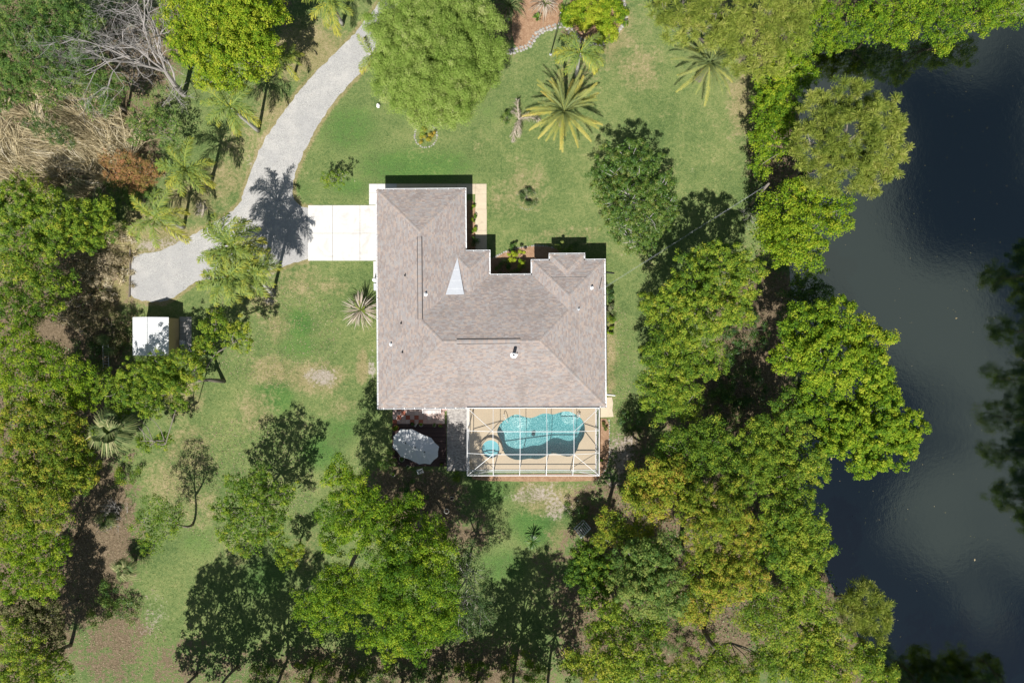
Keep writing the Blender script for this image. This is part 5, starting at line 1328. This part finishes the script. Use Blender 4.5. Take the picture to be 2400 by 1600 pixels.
# ---------------------------------------------------------------- bare tree, dry cane, scrub
def grow(m, p, d, ln, r, lev, t):
    seg = 4; pts = [p]; q = p.copy(); dd = d.copy()
    for k in range(seg):
        dd = unit(dd+RNG.normal(0,.12,3)); q = q+dd*ln/seg; pts.append(q.copy())
    m.tube(pts, [r*(1-.5*k/seg) for k in range(seg+1)], 6 if lev > 2 else 4, t, False)
    if lev == 0: return
    for k in range(3 if lev > 1 else 4):
        f = RNG.integers(2, seg+1); nd = unit(dd*.9+RNG.normal(0,.62,3)+np.array([0,0,.1]))
        grow(m, pts[f], nd, ln*RNG.uniform(.6,.8), r*.5, lev-1, min(1,t+.05))
root = thing('bare_tree', 'tall leafless grey tree at the upper left', 'tree', P(432,224))
m = MB(); b0 = P(432,224,-.1)
m.tube([b0, P(410,200,2.2), P(388,168,4.2)], [.3,.26,.2], 8, .3)
for (x,y,z) in ((260,90,9.5),(340,20,9.5),(230,30,10),(290,150,8.5),(200,150,9),(380,60,8),(170,90,9.5)):
    a_ = P(388,168,4.2); d_ = unit(P(x,y,z)-a_); grow(m, a_, d_, np.linalg.norm(P(x,y,z)-a_)*.62, .12, 5, .4)
a_ = P(410,200,2.2); grow(m, a_, unit(P(350,60,8)-a_), 3.0, .13, 4, .5)
m.build('trunk', M['palebark'], root)
root = thing('twiggy_shrub', 'bare twiggy branches drooping by the bare tree foot', 'shrub', P(440,230))
m = MB()
for k in range(5):
    m = MB(); grow(m, P(405,205,2.5), unit(np.array([RNG.uniform(.2,.8),RNG.uniform(-.9,-.2),.3])), 1.5, .04, 2, .6); m.build('branch', M['palebark'], root)

def cane(label, px, py, rad, n, lean, ln, t0=.5, spread=.55, mat='straw'):
    c = P(px,py); root = thing('dry_cane_clump', label, 'cane', (c[0],c[1],0), 'dry straw coloured cane clumps at the left')
    R_ = rad/S; k = n; nb = max(3, n//45); a = RNG.uniform(0,6.28,nb); rr = R_*np.sqrt(RNG.uniform(0,1,nb)); w_ = RNG.integers(0, nb, k)
    B0 = np.stack([c[0]+rr*np.cos(a), c[1]+rr*np.sin(a), np.zeros(nb)],1); ln_b = unit(np.array(lean)+RNG.normal(0,spread*.8,(nb,3))*np.array([1,1,.4])); sc_b = RNG.uniform(.55,1.15,nb)
    A = B0[w_]+RNG.normal(0,.16,(k,3))*np.array([1,1,0])
    d = ln_b[w_]+RNG.normal(0,.30,(k,3))*np.array([1,1,.5]); d[:,2] = np.abs(d[:,2])+.1; d = unit(d)
    l = ln*RNG.uniform(.5,1.15,k)*sc_b[w_]; s = unit(np.cross(d, RNG.normal(size=(k,3))))*RNG.uniform(.016,.036,k)[:,None]
    B = A+d*l[:,None]*.55; Cc = A+d*l[:,None]+np.array([0,0,-1])*(l*.16)[:,None]+RNG.normal(0,.12,(k,3))*l[:,None]
    V = np.stack([A-s,A+s,B+s,B-s,Cc+s*.3,Cc-s*.3],1).reshape(-1,3); b = np.arange(k)[:,None]*6
    F = np.concatenate([b+np.array([[0,1,2,3]]), b+np.array([[3,2,4,5]])]); T = np.clip(t0+RNG.normal(0,.18,nb)[w_]+RNG.normal(0,.2,k),0,1)
    np_mesh('canes', V, F, M[mat], root, np.tile(T,2))['kind'] = 'stuff'; return root
NW = (-.75,.55,.75)
cane('largest clump of dry cane fanning towards the top left', 270, 320, 70, 1500, NW, 4.2)
cane('dry cane clump behind the rusty shrub', 200, 400, 70, 1300, (-.9,.35,.7), 3.6, .55)
cane('dry cane clump at the far left edge', 90, 400, 80, 1300, (-.7,.4,.8), 3.4, .5, .4)
cane('dry cane clump below the cool green corner tree', 140, 290, 70, 1100, NW, 3.6, .6)
cane('tangled dry cane in front of the dark evergreen', 60, 340, 90, 1100, (-.2,.8,.7), 3.0, .7, .8)
cane('tangled dry cane above the rusty shrub', 240, 340, 80, 1100, (.3,.6,.8), 2.6, .65, .8)
cane('short dry grass beside the gravel parking area', 250, 640, 70, 1400, (0,.1,1), .8, .6, .8)
cane('short dry grass above the brown scrub', 280, 570, 45, 800, (0,.1,1), .7, .65, .8)
cane('dry grass behind the shed', 190, 710, 70, 1300, (0,.1,1), .9, .5, .8)
cane('small dry cane clump beside the light green bush', 330, 300, 30, 260, (-.2,.6,.8), 2.2, .6, .45)
tree('rusty_shrub', 'rust coloured dying evergreen shrub among the dry cane', [(290,380,34,2.5),(330,400,36,2.6),(270,410,30,2.3),(320,430,30,2.2),(360,400,26,2.4),(250,370,24,2.6),(300,400,34,3),(345,420,26,2.4)], 'rust', None, .1, .4, 3.6, 40, .2, .3, .6, .1, None, .66, cat='shrub', fill=25)
tree('dark_evergreen', 'dark green evergreen spire lying among the dry cane', [(75,285,26,4.5),(105,300,30,4.2),(135,315,28,4),(160,330,20,3.6)], 'deep', None, .1, .4, 5.0, 44, .17, .3, .6, .05, None, .4, cat='shrub')
for i, (lb_, px, py, r, h, mat, bias) in enumerate((
   ('brown twiggy scrub right of the left edge tree', 170, 610, 55, 1.8, 'scrub', .75), ('dry brown scrub beside the gravel parking area', 230, 640, 60, 1.6, 'scrub', .85), ('grey brown scrub at the corner of the gravel', 190, 720, 62, 1.7, 'scrub', .7),
   ('dark scrub left of the shed', 250, 770, 55, 1.5, 'scrub', .35), ('green bush above the brown scrub', 250, 540, 40, 1.6, 'oak', .5), ('dim bush beneath the rusty shrub', 270, 465, 50, 2.0, 'deep', .5), ('bush between cane and palms', 330, 470, 32, 1.5, 'cool', .5),
   ('shaded bush left of the ladder', 200, 830, 48, 1.8, 'deep', .45), ('low bush below the ladder', 240, 900, 40, 2.2, 'oak', .5), ('lone bush on the brown clearing', 235, 1430, 36, 1.6, 'cool', .55), ('dark bush on the brown clearing', 300, 1430, 30, 1.2, 'deep', .5),
   ('leafy sprig bush at the top of the brown clearing', 300, 1110, 32, 1.0, 'oak', .55), ('bushy scrub on the brown clearing beside the young fan palm', 262, 1390, 32, 1.0, 'cool', .6))):
    shrub('scrub_bush', lb_, px, py, r, h, mat, 34, .19, 3.0, None, bias, .5)
root = thing('dead_brush_pile', 'tangle of dead twigs at the foot of the utility pole', 'brush', P(1752,500))
m = MB()
for k in range(16): grow(m, P(1750+RNG.normal(0,8),500+RNG.normal(0,8),.1), unit(np.array([RNG.normal(),RNG.normal(),.6])), .7, .02, 1, .6)
m.build('twigs', M['palebark'], root)
# twigs in the brown scrub
for px, py, lb_ in ((200,650,'bare grey twigs over the brown scrub'), (160,730,'bare grey twigs above the dark scrub'), (275,1215,'dark dead branch pile on the brown clearing'), (90,1460,'bare twigs on the grey twiggy tree')):
    root = thing('bare_twigs', lb_, 'twigs', P(px,py)); m = MB()
    for k in range(14):
        m = MB(); grow(m, P(px+RNG.normal(0,22),py+RNG.normal(0,18),.2), unit(np.array([RNG.normal(),RNG.normal(),.9])), 1.2, .03, 2, .5); m.build('branch', M['palebark'], root)

# ---------------------------------------------------------------- bed plants and small shrubs
for args in (
 ('shrub', 'bright yellow green shrub in the entry mulch bed', 1215, 606, 22, 1.3, 'lime', 60, .15, 5, None, .8, .3),
 ('shrub', 'dark fern clump in the shaded entry bed', 1180, 632, 22, .7, 'deep', 50, .15, 4, None, .5, .3),
 ('shrub', 'low dark plants along the wall of the entry bed', 1216, 638, 24, .6, 'deep', 50, .15, 4, None, .6, .3),
 ('shrub', 'tall green shrub beside the bay of the house', 1316, 578, 13, 1.6, 'deep', 60, .15, 6, None, .8, .28),
 ('shrub', 'low shrub with pale flowers near the bay', 1338, 584, 14, .7, 'deep', 50, .14, 5, None, .6, .25),
 ('shrub', 'spiky dark plant behind the entry edging stones', 1206, 582, 13, .7, 'deep', 46, .15, 6, None, .3, .25),
 ('shrub', 'grey green shrub inside the worn stone ring', 1234, 463, 21, .6, 'vine', 60, .15, 6, None, .7, .3),
 ('shrub', 'mixed low plants in the ringed bed below the cedar', 998, 316, 21, .5, 'oak_gold', 60, .14, 6, None, .7, .25),
 ('shrub', 'first small green plant beside the garage walk', 1109, 487, 6.5, .5, 'lime', 60, .12, 12, 'plants along the garage wall', .4, .2),
 ('shrub', 'second small green plant beside the garage walk', 1109.5, 511, 7.5, .5, 'lime', 60, .12, 12, 'plants along the garage wall', .4, .2),
 ('shrub', 'third small green plant beside the garage walk', 1110, 536, 7.5, .5, 'lime', 60, .12, 12, 'plants along the garage wall', .4, .2),
 ('shrub', 'round dark shrub at the shaded end of the garage walk', 1108, 566, 10, .8, 'deep', 60, .13, 8, None, .4, .25),
 ('shrub', 'dark shrub at the upper right house wall', 1426, 690, 15, 1.0, 'deep', 50, .15, 6, None, .4, .28),
 ('shrub', 'flowering shrub at the right house wall', 1426, 728, 16, 1.0, 'vine', 50, .15, 6, None, .8, .28),
 ('shrub', 'dark green shrub below the flowering one at the right wall', 1428, 755, 14, .9, 'oak', 50, .15, 6, None, .5, .28),
 ('shrub', 'small strappy clump lowest at the right house wall', 1427, 774, 11, .6, 'lime', 50, .15, 8, None, .5, .22),
 ('shrub', 'reddish plants in the strip bed right of the enclosure', 1414, 1000, 9, .5, 'rust', 50, .13, 8, None, .3, .2),
 ('shrub', 'small green plant low in the strip bed right of the enclosure', 1410, 1078, 6, .4, 'lime', 50, .12, 12, None, .4, .18),
 ('shrub', 'lime shrub mass in the upper bed beside the top edge', 1378, 26, 46, 1.4, 'lime', 60, .2, 8, 'lime shrubs in the upper bed', .68, .45),
 ('shrub', 'lime shrub at the right side of the upper bed', 1432, 36, 38, 1.3, 'lime', 60, .2, 8, 'lime shrubs in the upper bed', .62, .45),
 ('shrub', 'lime shrub trailing to the lower tip of the upper bed', 1422, 82, 22, 1.0, 'lime', 60, .19, 9, 'lime shrubs in the upper bed', .62, .4),
 ('shrub', 'lime shrub at the left side of the upper bed', 1338, 34, 26, 1.0, 'lime', 60, .19, 9, 'lime shrubs in the upper bed', .55, .4),
 ('shrub', 'small shrub touching the cedar edge at the top', 1184, 50, 10, .5, 'oak', 40, .15, 7, None, .5, .2),
 ('shrub', 'leafy low shrub below the pool enclosure at the seat', 1352, 1200, 30, 1.2, 'deep', 46, .17, 4, None, .35, .4),
 ('shrub', 'dim bush in the gap between enclosure and lower right wood', 1480, 985, 34, 1.4, 'deep', 46, .17, 4, None, .4, .4),
 ('shrub', 'bush at the bottom edge right of the tall oaks', 1110, 1580, 40, 1.6, 'oak', 46, .18, 3.5, None, .45, .45),
 ('shrub', 'low green growth at the bottom edge below the tall oaks', 750, 1590, 60, 1.0, 'oak', 40, .18, 3, None, .45, .45),
 ('shrub', 'dark undergrowth added to deepen the shade between the oak and the pond trees', 1745, 770, 60, 1.6, 'deep', 44, .18, 3, None, .35, .45),  # this and the next two shrubs are added so the gap reads as shade
 ('shrub', 'dark undergrowth added to deepen the shade lower in the gap toward the pond', 1735, 900, 65, 1.8, 'deep', 44, .18, 3, None, .38, .45),
 ('shrub', 'dark undergrowth added to deepen the shade at the foot of the gap', 1690, 960, 50, 1.6, 'deep', 44, .18, 3, None, .4, .45),
 ('shrub', 'leafy growth at the bottom edge left of the tall oaks', 620, 1596, 45, 1.2, 'oak', 40, .18, 3, 'low growth along the bottom edge', .5, .45),
 ('shrub', 'leafy growth at the bottom edge under the tall oaks', 880, 1592, 50, 1.4, 'oak', 40, .18, 3, 'low growth along the bottom edge', .45, .45),
 ('shrub', 'leafy growth at the bottom edge below the vine draped tree', 1010, 1590, 45, 1.4, 'cool', 40, .18, 3, 'low growth along the bottom edge', .45, .45),
 ('shrub', 'leafy growth at the bottom edge left of the lower right wood', 1220, 1575, 55, 1.6, 'oak', 40, .18, 3, 'low growth along the bottom edge', .5, .45),
 ('shrub', 'bushes left of the sandy opening in the lower right wood', 1560, 1480, 50, 2.0, 'cool', 44, .18, 3, None, .5, .45),
 ('shrub', 'bushes below the sandy opening in the lower right wood', 1640, 1530, 50, 2.0, 'oak', 44, .18, 3, None, .45, .45),
 ('shrub', 'green shoots among the dry cane at the far left', 70, 430, 45, 1.8, 'oak', 40, .17, 3, None, .6, .4),
 ('shrub', 'green shoots among the dry cane below the corner tree', 130, 250, 26, 2.2, 'cool', 40, .17, 3, None, .6, .4),
 ('shrub', 'shrub in the grass behind the paver walk end', 1068, 1112, 14, .4, 'oak', 46, .13, 6, None, .5, .25)):
    shrub(*args)
# small tree by the drive with white twigs
tree('crape_myrtle', 'small twiggy tree on the lawn left of the garage', [(782,425,24,2.2),(802,412,16,2.5),(764,418,13,2.0)], 'oak', (790,422), .05, .3, 7, 30, .16, .5, .8, .1, None, .55, 'palebark', 10)

# ---------------------------------------------------------------- small objects
def pot(label, px, py, r, h, mat, plant=None):
    c = P(px,py,h+.1); R_ = Rm(r,h); root = thing('planter_pot', label, 'planter', (c[0],c[1],.16 if 920<px<1047 and 990<py<1092 else 0))
    z0 = OFF[root][2]
    MB().lathe((c[0],c[1],z0),[(R_*.7,0),(R_*.95,h*.8),(R_*1.03,h*.85),(R_*1.03,h),(R_*.76,h),(R_*.75,h*.86)],18).build('pot', M[mat], root, True)
    MB().lathe((c[0],c[1],z0),[(R_*.81,h*.87),(.01,h*.9)],18).build('soil', M['soil'], root)
    if plant:
        cc = np.array([[c[0],c[1],z0+h+.1]]); V,F,T = leafage(np.repeat(cc,4,0)+RNG.normal(0,R_*.3,(4,3))*np.array([1,1,.3]), np.full(4,R_*.7), np.zeros(4), 24, .12, .5); np_mesh('foliage', V, F, M[plant], root, T)
M['palepot'] = mat_plain('cream_glazed_pot', L(.52,.49,.42), L(.44,.41,.35), 4.0, .6, .3)
pot('large brown planter at the upper left corner of the wooden deck', 927, 1003, 7.5, .45, 'terracotta', 'lime')
pot('tan pot with a plant at the top of the wooden deck', 987, 995, 4.6, .35, 'palepot', 'oak'); pot('leafy pot beside the chimney-like statue on the deck', 966, 993, 4.2, .3, 'soil', 'deep')
pot('pale green rimmed pot at the upper right of the wooden deck', 1018, 996, 4.2, .35, 'palepot', 'deep'); pot('terracotta pot at the upper right of the wooden deck', 1031.5, 997, 4.2, .3, 'terracotta', 'deep')
pot('wide cream planter under the lower left rim of the umbrella', 942, 1075, 6.5, .4, 'palepot', 'deep'); pot('small pot below the umbrella on the shaded ground', 955.5, 1094, 4.0, .3, 'palepot', 'deep')
pot('cream pot at the far lower left of the patio', 921, 1113, 4.6, .35, 'palepot', 'oak'); pot('dark pot at the lower right corner of the wooden deck', 1035, 1087, 4.2, .35, 'soil', 'oak')
pot('round cream planter standing alone in the shade below the patio', 1046.5, 1198, 6.0, .4, 'palepot', None)
c = P(974,995,.6); root = thing('carved_post', 'short carved wooden post lying across the top of the deck', 'ornament', (c[0],c[1],.16))
MB().tube([P(979,989,.3),P(976,993,.32),P(972,999,.34)],[.06,.10,.13],10,.6).build('post', M['palebark'], root, True)
# white lawn furniture
def bench(label, px, py, ang, w, d):
    c = P(px,py,.45); root = thing('garden_bench', label, 'bench', (c[0],c[1],0)); R4 = Matrix.Translation((c[0],c[1],0)) @ Matrix.Rotation(ang,4,'Z')
    for k in range(5):
        y = -d/2+d*k/4; MB().box(-w/2,y-.02,.42,w/2,y+.02,.45,.5,R4).build('slat', M['white'], root)
    for sx in (-1,1):
        for sy in (-1,1): MB().box(sx*(w/2-.04)-.02,sy*(d/2-.02)-.02,0,sx*(w/2-.04)+.02,sy*(d/2-.02)+.02,.42,.5,R4).build('leg', M['white'], root)
        MB().box(sx*(w/2-.02)-.025,-d/2,.62,sx*(w/2-.02)+.025,d/2,.65,.5,R4).build('arm', M['white'], root)
    for k in range(9):
        x = -w/2+.06+(w-.12)*k/8; MB().box(x-.015,d/2,.45,x+.015,d/2+.03,.9,.5,R4).build('back_bar', M['white'], root)
    MB().box(-w/2,d/2-.005,.9,w/2,d/2+.035,.94,.5,R4).build('top_rail', M['white'], root)
bench('white ornate bench under the eave beside the tile patio', 1012, 962.5, 0, 1.9, .5)
bench('little white chair in the shade below the wooden deck', 985, 1104, .3, .6, .45)
c = P(1059,1168,.3); root = thing('white_planter_box', 'small white box standing in the shade below the paver walk', 'box', (c[0],c[1],0))
m = MB()
for a_, b_ in (((-.2,-.14),(.2,-.12)),((-.2,.12),(.2,.14)),((-.2,-.12),(-.18,.12)),((.18,-.12),(.2,.12))): m.box(c[0]+a_[0],c[1]+a_[1],0,c[0]+b_[0],c[1]+b_[1],.3)
m.build('side', M['palepot'], root); MB().box(c[0]-.18,c[1]-.12,.0,c[0]+.18,c[1]+.12,.22).build('soil', M['soil'], root)
c = P(886,247,.2); root = thing('white_boulder', 'white rounded boulder alone on the lawn beside the drive', 'boulder', (c[0],c[1],0))
o = bpy.data.objects.new('rock', ROCKS[2]); COL.objects.link(o); o.parent = root; o.scale = (.21,.27,.42); o.location = (0,0,-.02)
M['whiterock'] = mat_plain('whitewashed_rock', L(.80,.78,.75), L(.72,.70,.67), 4, .9, .1)
o.data = ROCKS[2].copy(); o.data.materials.clear(); o.data.materials.append(M['whiterock'])
# utility tank at the west wall
c = P(881,656,.7); root = thing('water_tank', 'white topped water softener tank against the left house wall', 'tank', (c[0],c[1],0))
MB().lathe((c[0]-.1,c[1],0),[(.22,0),(.24,.1),(.24,1.0),(.16,1.12),(.02,1.15)],16).build('tank', M['white'], root, True); MB().box(c[0]-.25,c[1]-1.1,0,c[0]+.2,c[1]-.35,.65).build('pump_cabinet', M['galv'], root)

# pole, wires, flagpole, wire fence
pb, pt_ = P(1757,483), P(1802,430,7.6)
root = thing('utility_pole', 'leaning wooden utility pole at the right edge of the lawn', 'pole', pb)
MB().tube([pb-np.array([0,0,.1]), (pb+pt_)/2, pt_],[.15,.135,.11],10,.5).build('pole', M['bark'], root, True)
MB().lathe((pt_[0]-.0,pt_[1],pt_[2]-.55),[(.0,0),(.06,0),(.06,.22),(.0,.24)],8).build('insulator', M['galv'], root)
def wire(label, a, b, sag, r=.006):
    pts = [a+(b-a)*k/16+np.array([0,0,-sag*4*(k/16)*(1-k/16)]) for k in range(17)]
    tag(MB().tube(pts, r, 5).build('power_line', M['galv'], None, True, None), label, 'wire', 'wires from the pole to the house')
mast = P(1408,678,EZ+1.85)
wire('upper of two grey wires strung from the pole to the roof', pt_-np.array([0,0,.3]), mast, .5); wire('lower of two grey wires strung from the pole to the roof', pt_-np.array([.05,.1,.7]), mast-np.array([0,0.1,.25]), .6)
b0 = P(1290.5,128); t0_ = P(1314,30,9.3); root = thing('flagpole', 'thin bare dark pole standing on the upper lawn', 'pole', b0)
MB().tube([b0-np.array([0,0,.1]), t0_],[.05,.025],8).build('shaft', M['dark'], root, True); MB().lathe((t0_[0],t0_[1],t0_[2]),[(.0,-.03),(.05,0),(.0,.06)],8).build('finial', M['galv'], root); MB().lathe((b0[0],b0[1],0),[(.14,0),(.12,.08),(.05,.1)],10).build('base', M['galv'], root)
fen = thing('wire_fence', 'thin wire fence along the right edge of the lawn', 'fence', P(1755,170))
fp = [(1752,165),(1754,215),(1757,265),(1759,315),(1761,362),(1758,420)]
for q in fp: MB().tube([P(q[0],q[1],-.1), P(q[0],q[1],1.2)], .03, 6).build('post', M['bark'], fen)
for z in (.4,.8,1.15):
    for q, r_ in zip(fp[:-1], fp[1:]): MB().tube([P(q[0],q[1],z), P(r_[0],r_[1],z)], .012, 4).build('wire', M['dark'], fen)

# ---------------------------------------------------------------- ground cover in the woods and fallen leaves
def scatter(name, label, cat, regions, n, size, mat, h, bias, aspect=.6):
    V, F, T = [], [], []
    C = []
    for (px,py,rx,ry) in regions:
        k = int(n*rx*ry/sum(a*b for _,_,a,b in regions)); a = RNG.uniform(0,6.28,k); r = np.sqrt(RNG.uniform(0,1,k)); c = P(px,py)
        C.append(np.stack([c[0]+r*np.cos(a)*rx/S, c[1]+r*np.sin(a)*ry/S, RNG.uniform(.03,h,k)],1))
    C = np.concatenate(C); g = dist_poly(C[:,0],C[:,1],POND); C = C[(~inside(C[:,0],C[:,1],POND))&(~inside(C[:,0],C[:,1],DRIVE))]
    N = unit(np.array([0,0,1.0])+RNG.normal(0,.4,(len(C),3))); V, F = leaf_quads(C, N, size*RNG.uniform(.6,1.3,len(C)), aspect)
    cl = np.sin(C[:,0]*1.3)*np.cos(C[:,1]*1.1)*.15
    o = np_mesh(name, V, F, M[mat], None, np.clip(bias+cl+RNG.normal(0,.2,len(C)),0,1)); tag(o, label, cat, kind='stuff'); return o
W_REG = [(90,900,120,110),(90,1100,130,200),(60,1350,100,230),(60,560,90,110),(120,640,150,90),(100,150,150,160),(1650,1250,220,260),(1820,1100,110,200),(1850,1400,130,200),(1450,1500,120,100),(1820,480,70,180),(1820,260,60,110),(1920,60,110,50),(2150,30,200,30),(2330,20,100,30),(500,80,110,90),(960,1350,140,150)]
scatter('ground_cover', 'low leafy undergrowth beneath the trees', 'undergrowth', W_REG, 26000, .22, 'deep', .6, .5)
scatter('fallen_leaves', 'brown fallen leaves on the woodland floor', 'leaves', [(240,1250,90,200),(260,1500,130,110),(700,1590,350,80),(1050,1560,250,90),(1480,1080,60,110),(1640,1480,80,60),(980,1180,110,80),(1750,800,120,160),(1450,880,40,160),(640,780,160,130),(560,1130,180,150)], 15000, .14, 'scrub', .05, .85)

# ---------------------------------------------------------------- uneven tufts standing in the lawn
k = 90000
X = RNG.uniform(-40, 27, k); Y = RNG.uniform(-32, 37, k)
ix = np.clip(((X+66)/.4).astype(int)+len(far), 0, nx-1); iy = np.clip(((Y+46)/.4).astype(int)+len(far), 0, ny-1)
ok = (litter[iy,ix] < .45) & ~inside(X, Y, DRIVE) & (sd[iy,ix] > 1.5)
for (a0,b0,a1,b1) in ((720,478,1150,615),(862,428,1144,620),(880,440,1424,965),(880,950,1100,1110),(1090,950,1440,1130),(1140,570,1330,660),(300,735,455,840),(1185,-20,1480,130)):
    q0, q1 = P(a0,b1), P(a1,b0); ok &= ~((X > q0[0]) & (X < q1[0]) & (Y > q0[1]) & (Y < q1[1]))
X = X[ok]; Y = Y[ok]; k = len(X); dd = dry[iy,ix][ok]
a = RNG.uniform(0,6.28,k); hgt = RNG.uniform(.03,.10,k); w = RNG.uniform(.02,.05,k); ln_ = RNG.normal(0,.06,(k,2))
Vt = np.stack([np.stack([X-np.cos(a)*w, Y-np.sin(a)*w, np.zeros(k)],1), np.stack([X+np.cos(a)*w, Y+np.sin(a)*w, np.zeros(k)],1), np.stack([X+ln_[:,0], Y+ln_[:,1], hgt],1)],1).reshape(-1,3)
M['turf'] = mat_leaf('turf_blade', [(0.0, L(.05,.11,.03)), (0.45, L(.13,.21,.05)), (0.75, L(.24,.27,.09)), (1.0, L(.42,.36,.19))], .2, .1)
tag(np_mesh('grass_tufts', Vt, np.arange(3*k).reshape(k,3), M['turf'], None, np.clip(.4+.3*dd+RNG.normal(0,.2,k),0,1)), 'short uneven grass of the lawn', 'grass', kind='stuff')
